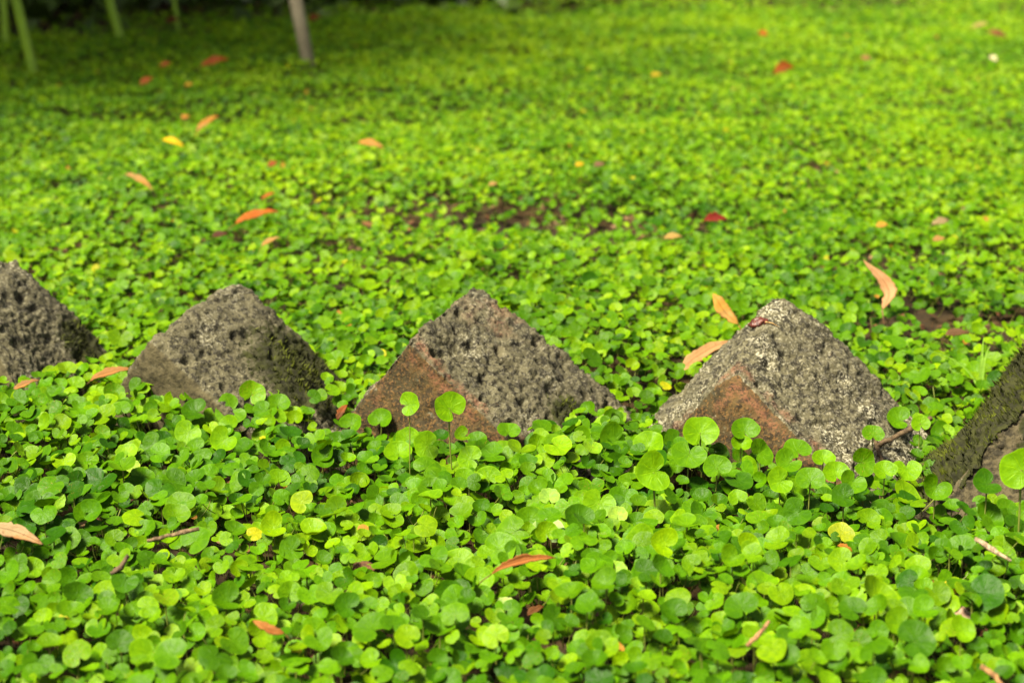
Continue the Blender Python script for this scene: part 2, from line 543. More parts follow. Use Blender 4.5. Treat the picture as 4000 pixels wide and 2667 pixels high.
make_stone('edging_stone', 'rough grey stone cut off by the left edge of the picture, leftmost of the row',
           dict(P=(-60, 1290, .0), A=(58, 1022, .08), FL=(-330, 1620, .03), FR=(95, 1560, -.01), RR=(350, 1335, .09)),
           (60, 1610), 0, dict(lichen=.55, brick=0), extra=[(-10, 1030, .07), (150, 1118, .085), (265, 1195, .088)], seed=1,
           moss=blob(330, 1330, .075, .025), lump=.85)
make_stone('edging_stone', 'olive grey stone with mossy lower right corner, second from the left of the row',
           dict(P=(590, 1330, .012), A=(925, 1105, .085), FL=(395, 1600, .045), FR=(1000, 1715, -.008), RR=(1345, 1510, .090)),
           (960, 1730), 0, dict(lichen=.35, brick=.0), extra=[(985, 1120, .09), (1190, 1335, .09), (880, 1122, .08)], seed=2,
           moss=blob(1190, 1450, .06, .046), lump=.85)
make_stone('edging_stone', 'grey stone with orange brown clay face behind two tall round leaves, middle of the row',
           dict(P=(1590, 1335, .010), A=(1850, 1108, .085), FL=(1300, 1710, .040), FR=(2040, 1765, -.010), RR=(2400, 1555, .080)),
           (2030, 1800), 0, dict(lichen=.45, brick=1.0), extra=[(1895, 1122, .087), (2130, 1318, .083), (1640, 1285, .02)], seed=3,
           lump=1.15, red_top=(1930, 1200, .07), moss=blob(2230, 1640, .04, .020))
make_stone('edging_stone', 'speckled grey and white stone with dark red husk near its peak and reddish clay foot',
           dict(P=(2880, 1450, .010), A=(3035, 1155, .085), FL=(2545, 1800, .030), FR=(3240, 1830, -.012), RR=(3455, 1565, .075),
                RL=(2455, 1740, .085)),
           (3210, 1860), 0, dict(lichen=.95, brick=1.0), extra=[(3075, 1160, .082), (3145, 1238, .08), (3385, 1420, .078), (2790, 1500, .012), (2985, 1180, .085)],
           seed=4, lump=.95)
make_stone('edging_stone', 'stone with a mossy dark left side, cut off by the right picture edge',
           dict(P=(4010, 1545, .008), A=(4190, 1130, .085), FL=(3680, 1910, .0), FR=(4420, 1990, -.02), RR=(4700, 1700, .08),
                RL=(3560, 1880, .08)),
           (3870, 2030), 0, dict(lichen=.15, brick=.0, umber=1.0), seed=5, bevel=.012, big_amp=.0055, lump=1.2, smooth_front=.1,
           moss=moss_flank)

def in_stone(P, margin=.004):
    bad = np.zeros(len(P), bool)
    for pl in STONES:
        bad |= np.all(P @ pl[:, :3].T - pl[:, 3] < margin, axis=1)
    return bad


# ------------------------------------------------------------------ leaf shapes
def leaf_shape(seed, notch=.32, cup=.10, fold=.06, wav=.03, lobes=0):
    """kidney-shaped blade of about unit radius, stalk at the origin, notch towards -Y; returns verts, faces, uvs"""
    r = random.Random(seed)
    ns, rings = 26, (.34, .64, .86, 1.0)
    ph = [r.uniform(0, 6.28) for _ in range(4)]
    V, UV, F = [Vector((0, 0, 0))], [(.5, 0.0)], []
    lim = PI - .06
    for k, t in enumerate(rings):
        for s in range(ns):
            u = s / (ns - 1)
            th = -lim + 2 * lim * u                      # 0 = tip (+Y)
            a = abs(th)
            R = .98 + .10 * math.exp(-((a - 1.75) / .55) ** 2) - .07 * math.exp(-(a / .28) ** 2) * r_tip[seed % len(r_tip)]
            # rounded lobes either side of the sinus
            q = (PI - a) / (notch * 1.32)
            if q < 3: R *= max(.10, min(1, math.sqrt(max(0, 1 - max(0, 1 - q / 2.2) ** 2)) ))
            R *= 1 + wav * math.sin(3 * th + ph[0]) * .6 + wav * math.sin(5 * th + ph[1]) * .5
            if lobes: R *= 1 + .10 * abs(math.cos(lobes * th * .5)) - .05
            x, y = R * t * math.sin(th), R * t * math.cos(th)
            rr = math.hypot(x, y)
            vein = math.cos(th * 7) * .030 * rr * (1 if abs(th) < 2.8 else 0)
            z = cup * rr * rr * 1.9 + (fold * 1.5 + .09) * abs(x) + vein + wav * .9 * t * t * math.sin(2 * th + ph[2]) + wav * .5 * t * t * math.sin(4 * th + ph[3])
            V.append(Vector((x, y, z))); UV.append((u, t))
    for s in range(ns - 1):
        F.append((0, 1 + s + 1, 1 + s))
        for k in range(len(rings) - 1):
            a = 1 + k * ns + s
            F.append((a, a + 1, a + 1 + ns, a + ns))
    return V, F, UV
r_tip = [1, .4, 0, .7, .2, 1.2, .3]

def stalk_shape(seed, length=3.0):
    r = random.Random(seed + 99)
    b = Vector((r.uniform(-.5, .5), r.uniform(-.3, .9), -length))
    pts = bez((0, 0, -.02), (r.uniform(-.1, .1), -.25, -length * .5), b, 5)
    return tube(pts, [.065, .055, .05, .05, .055, .065], 5, cap=False)

def build_leaf_mesh(name, parts, uvs=None):
    V, F, mi = [], [], []
    for j, (v, f) in enumerate(parts):
        o = len(V); V += v; F += [tuple(i + o for i in q) for q in f]; mi += [j] * len(f)
    me = bpy.data.meshes.new(name)
    me.from_pydata([tuple(v) for v in V], [], F)
    me.polygons.foreach_set('use_smooth', [True] * len(F))
    if uvs:
        lay = me.uv_layers.new(name='UVMap')
        pad = uvs + [(.5, 1)] * (len(V) - len(uvs))
        lay.data.foreach_set('uv', [c for l in me.loops for c in pad[l.vertex_index]])
    return me, mi

KINDS = [dict(notch=.30, cup=.05, fold=.02), dict(notch=.42, cup=.12, fold=.05), dict(notch=.26, cup=-.06, fold=.10),
         dict(notch=.36, cup=.16, fold=.0), dict(notch=.50, cup=.02, fold=.14, wav=.05), dict(notch=.24, cup=.09, fold=.04),
         dict(notch=.34, cup=-.10, fold=.03, wav=.05), dict(notch=.38, cup=.20, fold=.10), dict(notch=.30, cup=.0, fold=.22),
         dict(notch=.45, cup=.08, fold=-.05, wav=.06), dict(notch=.28, cup=.14, fold=.08, wav=.05), dict(notch=.33, cup=.04, fold=.05, wav=.02)]
SCALLOP = dict(notch=.25, cup=.10, fold=.02, wav=.02, lobes=9)
BLADES, STALKS = [], []
lib = bpy.data.collections.new('leaf_kinds')
for i, kd in enumerate(KINDS + [SCALLOP]):
    V, F, UV = leaf_shape(i, **kd)
    sv, sf = stalk_shape(i)
    me, _ = build_leaf_mesh('leaf_blade', [(V, F)], UV); me.materials.append(M_LEAF); BLADES.append(me)
    me, _ = build_leaf_mesh('stalk', [(sv, sf)]); me.materials.append(M_STALK); STALKS.append(me)
    me, mi = build_leaf_mesh('leaf_kind', [(V, F), (sv, sf)], UV)
    me.materials.append(M_LEAF); me.materials.append(M_STALK)
    me.polygons.foreach_set('material_index', mi)
    o = bpy.data.objects.new('leaf_kind_%02d' % i, me); lib.objects.link(o)

def instancer(name, P, rot, scl, idx, tint, coll):
    me = bpy.data.meshes.new(name)
    n = len(P)
    me.vertices.add(n); me.vertices.foreach_set('co', np.asarray(P, np.float32).ravel())
    for an, ty, key, arr in (('rot', 'FLOAT_VECTOR', 'vector', rot), ('scl', 'FLOAT', 'value', scl),
                             ('idx', 'INT', 'value', idx), ('tint', 'FLOAT_VECTOR', 'vector', tint)):
        a = me.attributes.new(an, ty, 'POINT'); a.data.foreach_set(key, np.asarray(arr).ravel())
    o = bpy.data.objects.new(name, me); COL.objects.link(o)
    ng = bpy.data.node_groups.new(name + '_nodes', 'GeometryNodeTree')
    ng.interface.new_socket('Geometry', in_out='INPUT', socket_type='NodeSocketGeometry')
    ng.interface.new_socket('Geometry', in_out='OUTPUT', socket_type='NodeSocketGeometry')
    N, L = ng.nodes, ng.links
    gi, go = N.new('NodeGroupInput'), N.new('NodeGroupOutput')
    ci = N.new('GeometryNodeCollectionInfo'); ci.inputs[0].default_value = coll
    ci.inputs['Separate Children'].default_value = True; ci.inputs['Reset Children'].default_value = True
    iop = N.new('GeometryNodeInstanceOnPoints')
    def na(nm, ty):
        q = N.new('GeometryNodeInputNamedAttribute'); q.data_type = ty; q.inputs[0].default_value = nm; return q.outputs[0]
    e2r = N.new('FunctionNodeEulerToRotation'); L.new(na('rot', 'FLOAT_VECTOR'), e2r.inputs[0])
    L.new(gi.outputs[0], iop.inputs['Points']); L.new(ci.outputs[0], iop.inputs['Instance'])
    iop.inputs['Pick Instance'].default_value = True
    L.new(na('idx', 'INT'), iop.inputs['Instance Index'])
    L.new(e2r.outputs[0], iop.inputs['Rotation'])
    L.new(na('scl', 'FLOAT'), iop.inputs['Scale'])
    L.new(iop.outputs[0], go.inputs[0])
    md = o.modifiers.new('scatter', 'NODES'); md.node_group = ng
    return o

def euler_from(normal, spin):
    """rotation that takes +Z to normal with a spin about it"""
    q = Vector((0, 0, 1)).rotation_difference(Vector(normal))
    return (q @ Quaternion((0, 0, 1), spin)).to_euler()

# ------------------------------------------------------------------ where the carpet grows
PATCHES = [  # bare patches: px, py, radius (m) across, along depth, strength
    (1950, 830, .19, .09, .97), (2300, 880, .12, .06, .85), (1350, 960, .09, .05, .75), (1700, 740, .15, .06, .7),
    (3450, 1010, .05, .03, .8), (3880, 1230, .05, .03, .85), (3890, 980, .06, .03, .8), (3640, 960, .10, .055, .95), (3560, 1190, .045, .028, .95), (3690, 1235, .065, .04, .95), (3130, 590, .14, .05, .8),
    (3330, 590, .05, .03, .6), (1250, 1080, .05, .03, .6), (820, 2085, .03, .022, .5), (960, 2190, .035, .022, .5),
    (1310, 1620, .012, .03, .9), (3420, 1760, .016, .016, .75), (1810, 2330, .02, .02, .5), (3190, 2170, .03, .012, .65),
    (2700, 950, .06, .03, .45), (470, 2210, .02, .014, .6), (850, 930, .05, .03, .5), (3900, 1060, .05, .03, .5)]
PW = [(on_z(x, y), a, b, s) for x, y, a, b, s in PATCHES]

def bare(P):
    w = np.zeros(len(P))
    for c, a, b, s in PW:
        w = np.maximum(w, s * np.exp(-((P[:, 0] - c.x) / a) ** 2 - ((P[:, 1] - c.y) / b) ** 2))
    q = P.copy(); q[:, 2] = 0
    w = np.maximum(w, .7 * np.clip(vnoise(q / .11, 61) * .7 + vnoise(q / .04, 62) * .5 - np.where((P[:, 1] > 1.25) & (P[:, 1] < 2.4) & (P[:, 0] > -.35), .36, .56), 0, .5) * 2)
    return w

def hedge_edge(x):            # the carpet thins out where the shade of the hedge begins
    return np.interp(x, [-3, -.95, -.5, -.2, .1, .5, 1.2, 3], [2.8, 2.95, 3.2, 3.5, 3.9, 4.8, 6.5, 8])

def jitter_grid(x0, x1, y0, y1, step):
    xs, ys = np.arange(x0, x1, step), np.arange(y0, y1, step)
    X, Y = np.meshgrid(xs, ys)
    X = X + (np.arange(len(ys)) % 2)[:, None] * step * .5
    n = X.size
    return np.stack([X.ravel() + RNG.uniform(-.46, .46, n) * step, Y.ravel() + RNG.uniform(-.46, .46, n) * step], 1)

def wedge(XY, grow=.22):
    return np.abs(XY[:, 0]) < (XY[:, 1] * (2000 / FPX) * (1 + grow) + .10)

LAYERS = []   # (XY, layer)
def band(y0, y1, step, lay):
    w = y1 * .36 + .15
    g = jitter_grid(-w, w, y0, y1, step)
    g = g[wedge(g)]
    return g
pts, lay = [], []
for y0, y1, s0, s1 in ((.5, .85, .0068, .0070), (.85, 1.15, .0072, .0072), (1.15, 2.2, .0068, .0072), (2.2, 3.6, .0086, .0092), (3.6, 8.2, .0125, .015)):
    for L_, st in ((1, s0), (0, s1)):
        g = band(y0, y1, st, L_); pts.append(g); lay.append(np.full(len(g), L_))
XY = np.concatenate(pts); LAY = np.concatenate(lay)
n = len(XY)
gz = ground_height(XY[:, 0], XY[:, 1])
Q3 = np.stack([XY[:, 0], XY[:, 1], np.zeros(n)], 1)
row_y = lambda x: 1.02 - .42 * x                      # line of the stones
ahead = np.clip((row_y(XY[:, 0]) - XY[:, 1] + .05) / .1, 0, 1)   # 1 in front of the row
mound = .006 * vnoise(Q3 / .09, 31) + .004 * vnoise(Q3 / .035, 32)
front_z = np.exp(-((XY[:, 1] - row_y(XY[:, 0]) + .035) / .05) ** 2)
Z = gz + np.where(LAY == 1, .0225, .007) + .0025 * front_z * (LAY == 1) + mound + RNG.uniform(-.007, .007, n) * np.interp(XY[:, 1], [1, 1.4], [1, .75]) - .003 * np.clip((XY[:, 1] - 1.1) / .3, 0, 1) * (LAY == 1) + .004 * ahead * (LAY == 1)
far = np.clip((XY[:, 1] - 1.5) / 2.5, 0, 1)
DIAM = np.exp(RNG.normal(math.log(.0120), .22, n)) * (1 - .08 * (1 - ahead)) * (1 + .35 * np.clip((XY[:, 1] - 2.2) / 2.5, 0, 1))
DIAM *= np.interp(XY[:, 1], [.6, .75, 1.0, 1.3, 2.0], [.68, .72, .80, .70, .62])
DIAM = np.where(LAY == 0, DIAM * .85, DIAM)
P = np.stack([XY[:, 0], XY[:, 1], Z], 1)
b = bare(P)
keep = RNG.uniform(0, 1, n) > b
keep &= (LAY == 1) | (RNG.uniform(0, 1, n) < np.where(XY[:, 1] < 1.3, .36, .48))
keep &= XY[:, 1] < hedge_edge(XY[:, 0]) + .25 * vnoise(Q3 / .2, 77) + np.abs(RNG.normal(0, .30, n)) * (RNG.uniform(0, 1, n) < .4)
keep &= ~in_stone(P, .0035)
P, DIAM, LAY, ahead, far = P[keep], DIAM[keep], LAY[keep], ahead[keep], far[keep]
n = len(P)
# tilt: blades lean towards the light and towards the open side (the viewer's), each its own way
tx = RNG.normal(-.05, .36, n); ty = RNG.normal(-.50, .36, n)
NRM = np.stack([tx, ty, np.ones(n)], 1); NRM /= np.linalg.norm(NRM, axis=1)[:, None]
SPIN = RNG.uniform(0, 2 * PI, n)
IDX = RNG.integers(0, len(KINDS), n)
IDX = np.where(RNG.uniform(0, 1, n) < .012, len(KINDS), IDX)
Q3 = P.copy(); Q3[:, 2] = 0
t = np.clip(.43 + .25 * vnoise(Q3 / .12, 41) + RNG.normal(0, .24, n) + .16 * np.clip((XY[keep][:, 1] - 1.2) / 1.5, 0, 1), 0, 1)
g0, g1, g2 = np.array((.014, .054, .0003)), np.array((.050, .125, .0004)), np.array((.112, .192, .0005))
TINT = np.where(t[:, None] < .5, g0 + (g1 - g0) * (t * 2)[:, None], g1 + (g2 - g1) * (t * 2 - 1)[:, None])
TINT *= RNG.uniform(.82, 1.18, n)[:, None]
TINT[:, 0] *= 1 - .12 * ahead
TINT[:, 1] *= 1 - .04 * ahead
yl = RNG.uniform(0, 1, n)
DIAM[yl < .004] *= .75
TINT[yl < .004] = (.19, .20, .004)
TINT[yl < .0015] = (.20, .10, .012)
TINT[IDX == len(KINDS)] = (.10, .20, .006)
EUL = np.array([tuple(euler_from(NRM[i], SPIN[i])) for i in range(n)])

# ------------------------------------------------------------------ single leaves: hand-placed ones first, then the largest of the carpet
LEAF_GROUP = 'single round leaves standing out of the near carpet'
SINGLES = []     # (obj, px, py)
def single_leaf(loc, eul, diam, idx, tint, label=None, group=LEAF_GROUP, cat='leaf', stalk_len=1.0, stalk=True):
    o = bpy.data.objects.new('round_leaf' if idx < len(KINDS) else 'scalloped_leaf', BLADES[idx])
    COL.objects.link(o)
    o.location = loc; o.rotation_euler = eul; o.scale = (diam * .5,) * 3
    o['tint'] = [float(c) for c in tint]
    tag(o, label, cat, group)
    if stalk:
        s = bpy.data.objects.new('stalk', STALKS[idx]); COL.objects.link(s)
        s.parent = o
        s.scale = (1, 1, stalk_len)
        q = Euler(eul).to_quaternion().inverted()
        s.rotation_euler = (q @ Euler((0, 0, 0)).to_quaternion()).to_euler()
    return o

def facing(px, py, tilt, yaw, notch_deg, mix=0):
    """euler for a blade whose normal is `tilt` degrees from straight up towards the viewer (yaw sideways);
    notch_deg is the notch's direction in the picture, 0 = right, 90 = up"""
    a = math.radians(tilt); y = math.radians(yaw)
    nrm = Vector((math.sin(a) * math.sin(y), -math.sin(a) * math.cos(y), math.cos(a)))
    want = RGT * math.cos(math.radians(notch_deg)) + UPV * math.sin(math.radians(notch_deg))
    # the in-plane direction that shows as `want` in the picture
    r = ray(px, py).normalized()
    want = want - r * (want.dot(nrm) / r.dot(nrm))
    want.normalize()
    yax = -want; xax = yax.cross(nrm).normalized(); yax = nrm.cross(xax)
    return Matrix((xax, yax, nrm)).transposed().to_euler()

G_BRIGHT, G_MID, G_DEEP, G_PALE, G_YEL = (.076, .170, .0006), (.047, .122, .0005), (.020, .068, .0004), (.13, .23, .03), (.13, .20, .004)
HAND = [
    (3265, 1852, 96, .042, 40, 0, 285, 3, G_BRIGHT, 'leaf lapping over the lowest right corner of the speckled stone'),
    (3330, 1888, 92, .040, 46, 10, 60, 10, G_MID, 'leaf below the lowest right corner of the speckled stone, notch up'),
    (3165, 1872, 100, .042, 44, -10, 270, 0, G_MID, 'leaf below the middle of the speckled stone grey edge'),
    (3455, 1842, 84, .042, 38, 0, 300, 1, G_BRIGHT, 'leaf just left of the pale twig tip below the speckled stone'),
    (3045, 1880, 96, .042, 50, 5, 20, 5, G_BRIGHT, 'bright leaf with notch to the right, under the reddish stone foot'),
    (2800, 1825, 98, .042, 46, 0, 290, 9, G_MID, 'leaf in the dense fringe below the reddish stone foot'),
    # px, py, width px, depth source: z height, tilt, yaw, notch, kind, tint, label
    (1600, 1578, 84, .068, 62, -25, 200, 0, G_BRIGHT, 'tall leaf on an upright stalk before the orange clay face, notch to the left'),
    (1752, 1590, 112, .066, 62, 20, 305, 5, G_BRIGHT, 'large veined tall leaf before the orange clay face, beside the smaller left-notched leaf'),
    (1667, 1741, 100, .043, 58, 10, 10, 0, G_BRIGHT, 'pale smooth leaf below the two tall leaves, its notch opening to the right'),
    (1490, 1640, 84, .036, 45, -20, 250, 3, G_MID, 'leaf at the left foot of the orange clay stone'),
    (1590, 1710, 80, .034, 55, 0, 300, 5, G_BRIGHT, 'leaf low before the clay face, left of the pale right-notched leaf'),
    (1375, 1655, 78, .034, 50, -15, 240, 1, G_MID, 'leaf against the lower left corner of the orange clay stone'),
    (1555, 1770, 95, .035, 35, 0, 285, 3, G_BRIGHT, 'cupped leaf lying on a larger leaf below the clay stone'),
    (1985, 1685, 80, .040, 30, 15, 270, 8, G_MID, 'three-cornered looking folded leaf at the foot of the clay stone'),
    (2100, 1735, 78, .040, 60, 25, 255, 5, G_BRIGHT, 'leaf standing upright at the right foot of the clay stone'),
    (1835, 1790, 92, .040, 50, 0, 340, 0, G_BRIGHT, 'round leaf with narrow notch, under the centre of the clay stone'),
    (1905, 1865, 88, .038, 55, 0, 300, 11, G_BRIGHT, 'bright round leaf below the middle stone with a slit notch'),
    (2735, 1688, 122, .050, 55, 0, 275, 5, G_BRIGHT, 'broad leaf before the reddish foot of the speckled stone'),
    (2908, 1683, 98, .050, 45, 5, 285, 1, G_MID, 'leaf before the middle of the speckled stone foot'),
    (2895, 1738, 72, .042, 40, 0, 270, 7, G_BRIGHT, 'small cupped leaf tucked under another before the speckled stone'),
    (2968, 1768, 98, .044, 55, 35, 215, 8, G_MID, 'strongly folded leaf at the reddish foot of the speckled stone'),
    (2553, 1842, 138, .055, 62, 10, 15, 4, G_BRIGHT, 'very large pale leaf with a wide notch, left below the speckled stone'),
    (2690, 1778, 120, .042, 40, 0, 75, 0, G_MID, 'large leaf with dark notch at its top, below the speckled stone'),
    (2540, 1738, 108, .040, 48, -25, 240, 8, G_BRIGHT, 'folded leaf at the left corner of the speckled stone'),
    (3112, 1760, 100, .042, 32, 10, 300, 9, G_MID, 'leaf right under the grey edge of the speckled stone'),
    (3078, 1810, 96, .040, 40, 0, 30, 10, G_MID, 'leaf with its notch at the upper right, below the speckled stone'),
    (3215, 1795, 80, .042, 35, 0, 280, 1, G_BRIGHT, 'light leaf below the right side of the speckled stone'),
    (3370, 1805, 98, .046, 66, 15, 190, 5, G_MID, 'large leaf facing the viewer, left of the pale forked twig tip'),
    (3410, 1695, 76, .040, 40, 0, 270, 0, G_MID, 'leaf lying on the fork of the twig beside the speckled stone'),
    (3510, 1640, 92, .036, 38, 0, 345, 3, G_MID, 'leaf above the forked twig between the two right stones'),
    (3595, 1655, 66, .040, 55, 0, 285, 0, G_BRIGHT, 'bright small leaf beyond the twig near the mossy stone'),
    (3542, 1836, 98, .040, 38, 5, 100, 11, G_BRIGHT, 'smooth bright leaf beside the pale twig tip and mossy stone'),
    (3855, 1893, 104, .058, 35, 0, 20, 1, G_DEEP, 'dark leaf in front of the brown face of the rightmost stone'),
    (3990, 1830, 150, .072, 70, -20, 300, 5, G_BRIGHT, 'big bright leaf at the right edge before the mossy stone'),
    (3655, 1905, 98, .050, 60, 0, 60, 7, G_MID, 'leaf with radiating veins at the foot of the mossy stone'),
    (985, 1535, 92, .045, 60, 15, 245, 5, G_BRIGHT, 'tall leaf before the right end of the olive grey stone'),
    (905, 1605, 118, .038, 48, 0, 30, 4, G_MID, 'broad leaf with notch at upper right under the olive grey stone'),
    (1085, 1580, 84, .036, 40, 10, 270, 1, G_MID, 'leaf before the mossy corner of the olive grey stone'),
    (625, 1540, 68, .040, 60, 30, 240, 8, G_MID, 'steeply tilted leaf before the left part of the olive grey stone'),
    (735, 1690, 95, .036, 52, 0, 50, 0, G_BRIGHT, 'bright leaf with top notch left below the olive grey stone'),
    (875, 1720, 98, .036, 50, 0, 40, 3, G_BRIGHT, 'bright leaf with dark notch right below the olive grey stone'),
    (2510, 2125, 132, .040, 52, -5, 10, 4, G_BRIGHT, 'large pale leaf with open notch to the right, below the speckled stone carpet'),
    (2340, 1965, 112, .042, 55, 0, 70, 0, G_BRIGHT, 'large bright leaf with notch at upper right, beside a pale scalloped leaf'),
    (1870, 2265, 104, .042, 50, 0, 275, 5, G_BRIGHT, 'bright leaf at the left end of the rolled orange brown dead leaf'),
    (2068, 2030, 100, .040, 55, 0, 270, 1, G_MID, 'umbrella-like leaf on a visible pale upright stalk in the centre foreground'),
    (1755, 2320, 102, .040, 50, 0, 270, 3, G_DEEP, 'deep green veined leaf low in the centre foreground'),
    (600, 2555, 160, .044, 42, 10, 80, 4, G_BRIGHT, 'very large leaf with dark central notch near the bottom left'),
    (2140, 2078, 118, .034, 40, 0, 270, 0, (.17, .25, .08), 'washed-out whitish green leaf in the centre foreground'),
    (1180, 1962, 86, .036, 48, 0, 330, 4, G_YEL, 'yellow green leaf among darker ones, left of centre foreground'),
    (3285, 2085, 92, .032, 35, 0, 250, 9, (.14, .175, .006), 'yellowing leaf among green ones in the right foreground'),
    (3715, 2292, 56, .036, 40, 0, 90, 2, (.42, .27, .012), 'small bright yellow leaf curled up in the right foreground'),
]
SCALLOPS = [(2145, 1940, 70, .040, 42, G_PALE, 'scalloped pale leaf sitting on top of a round leaf'),
            (2412, 2010, 66, .042, 50, (.15, .25, .03), 'pale scalloped leaf beside the notch of a large bright leaf'),
            (2404, 2228, 78, .042, 45, (.13, .24, .02), 'bright green scalloped leaf right of the rolled dead leaf'),
            (1975, 2362, 64, .036, 35, (.20, .28, .08), 'whitish scalloped leaf low in the centre foreground'),
            (520, 1822, 50, .040, 55, (.17, .26, .03), 'pale yellow scalloped leaf in the left foreground'),
            (620, 2270, 64, .03, 30, (.10, .19, .012), 'green scalloped leaf behind a dark round leaf at lower left')]
HANDXY = []
def place_hand(px, py, w, z, tilt, yaw, notch, idx, tint, label, group=LEAF_GROUP, name=None):
    z *= .80 if z < .06 else .93
    p = on_z(px, py, z)
    d = (p - CAM).dot(FWD)
    diam = 1.1 * w * d / FPX
    e = facing(px, py, tilt, yaw, notch)
    # stalk hangs straight down to the soil
    o = single_leaf(p, e, diam, idx, tint, label, group, stalk_len=(z + .004) / (3.0 * diam * .5))
    HANDXY.append((p.x, p.y, p.z, diam))
    SINGLES.append((o, px, py))
    return o
for h in HAND: place_hand(*h)
for px, py, w, z, tilt, tint, lab in SCALLOPS:
    place_hand(px, py, w, z, tilt, 0, 270, len(KINDS), tint, lab, 'scalloped leaves among the round ones')

# clear carpet leaves that would poke through the hand-placed ones
H = np.array(HANDXY)
dd = np.linalg.norm(P[:, None, :2] - H[None, :, :2], axis=2)
near = (dd < H[None, :, 3] * .45) & (P[:, None, 2] > H[None, :, 2] - .010)
ok = ~near.any(1)
P, DIAM, LAY, EUL, IDX, TINT, ahead = P[ok], DIAM[ok], LAY[ok], EUL[ok], IDX[ok], TINT[ok], ahead[ok]

# ------------------------------------------------------------------ things lying on the carpet: fallen leaves
CLEAR = []
def fallen_leaf(label, a, b, w, col, col2=None, z=.036, tilt=25, curl=.08, cup=.15, twist=0.0, peak=.45, group='fallen leaves', name='fallen_leaf', stalk=True, roll=0, bow=.05):
    """a, b: picture positions of base and tip; w: width in picture pixels"""
    mid = on_z((a[0] + b[0]) / 2, (a[1] + b[1]) / 2, z)
    t = math.radians(tilt); nrm = Vector((0, -math.sin(t), math.cos(t)))
    A, B = on_plane(*a, mid, nrm), on_plane(*b, mid, nrm)
    d = (mid - CAM).dot(FWD)
    hw = .5 * w * d / FPX * .9
    ax = (B - A); L = ax.length; ax.normalize()
    side = nrm.cross(ax).normalized()
    q = Quaternion(ax, math.radians(roll)); side = q @ side; up = q @ nrm
    rr = random.Random(hash(label) & 0xffff if False else sum(map(ord, label)))
    NS, NW = 18, 6
    wob = [rr.uniform(-1, 1) for _ in range(NS + 1)]; wob2 = [rr.uniform(-1, 1) for _ in range(NS + 1)]
    bite = rr.choice([0, .3, .55, .7])
    UVL = []
    V, F = [], []
    for i in range(NS + 1):
        s = i / NS
        prof = (s ** .75 / peak ** .75 if s < peak else ((1 - s) / (1 - peak)) ** .8)
        prof = max(.03, math.sin(min(1, prof) * PI / 2))
        bend = curl * L * (1 - (2 * s - 1) ** 2) + .02 * L * math.sin(s * 9 + rr.random())
        sway = bow * L * math.sin(s * PI * 1.3)
        tw = twist * (s - .5)
        for j in range(NW + 1):
            u = j / NW * 2 - 1
            k = hw * prof * (1 + (.16 * wob[i] if u > 0 else .16 * wob2[i]) * (abs(u) > .6)) * (1 - (bite > 0) * (u > .5) * .35 * math.exp(-((s - bite) / .07) ** 2))
            c_ = cup
            sx = math.sin(u * c_ * 3.0) / (c_ * 3.0) if abs(c_) > .01 else u
            hz = (1 - math.cos(u * c_ * 3.0)) / (abs(c_) * 3.0) * (1 if c_ > 0 else -1) if abs(c_) > .01 else 0
            lx, lz = sx * k, hz * k
            x2, z2 = lx * math.cos(tw) - lz * math.sin(tw), lx * math.sin(tw) + lz * math.cos(tw)
            UVL.append((u * .5 + .5, s))
            rim = .10 * hw * math.sin(s * 11 + (2 if u > 0 else 0) + rr.random() * .4) * abs(u) ** 3
            z2 += rim
            V.append((A - mid) + ax * (L * s) + side * (x2 + sway) + up * (z2 + bend))
    for i in range(NS):
        for j in range(NW):
            k = i * (NW + 1) + j
            F.append((k, k + 1, k + NW + 2, k + NW + 1))
    o = mesh_obj(name, V, F, M_DEAD, loc=mid)
    lay_ = o.data.uv_layers.new(name='UVMap')
    lay_.data.foreach_set('uv', [c for l in o.data.loops for c in UVL[l.vertex_index]])
    sol = o.modifiers.new('thickness', 'SOLIDIFY'); sol.thickness = .0004
    col = [c ** 1.15 * k_ for c, k_ in zip(col, (.56, .56, .44))]; col2 = [c ** 1.15 * k_ for c, k_ in zip(col2, (.56, .56, .44))] if col2 else [c * .8 for c in col]
    o['tint'] = list(col); o['tint_b'] = list(col2)
    tag(o, label, 'leaf', group)
    if stalk and L > .012:
        v, f = tube([A - mid, A - mid - ax * L * .10 + Vector((0, 0, -.001)), A - mid - ax * L * .2 + Vector((0, 0, -.003))],
                    [hw * .10, hw * .08, hw * .08], 5)
        s_ = mesh_obj('leaf_stalk', v, f, M_WOOD, o); s_['tint'] = [c * .6 for c in col]
    CLEAR.append((np.array(A), np.array(B), hw, mid.z))
    return o

PINK, SALM, ORNG, RUST, YELL, BRWN, TAN_ = (.42, .26, .12), (.50, .25, .075), (.46, .22, .05), (.30, .085, .022), (.70, .48, .012), (.13, .055, .025), (.45, .28, .13)
fallen_leaf('bright yellow fallen leaf on the far left of the lawn', (634, 548), (720, 572), 34, YELL, z=.045, tilt=40)
fallen_leaf('orange tan fallen leaf just above right of the bright yellow one', (768, 518), (850, 452), 34, ORNG, TAN_, z=.045, tilt=40)
fallen_leaf('pinkish tan slim fallen leaf lying slantwise, far left of the lawn', (488, 682), (602, 740), 32, PINK, SALM, z=.042, tilt=40)
fallen_leaf('orange red fallen leaf with dark tail, left of centre lawn', (918, 878), (1085, 822), 46, (.46, .15, .03), RUST, z=.044, tilt=38)
fallen_leaf('salmon fallen leaf lying level, far lawn right of the post', (1398, 560), (1500, 576), 40, SALM, PINK, z=.045, tilt=40)
fallen_leaf('small tan slim fallen leaf below the orange red leaf', (1022, 965), (1092, 925), 26, TAN_, SALM, z=.040, tilt=35)
fallen_leaf('dark rusty red fallen leaf in the shade left of the post', (785, 262), (892, 230), 44, (.26, .06, .012), RUST, z=.05, tilt=40)
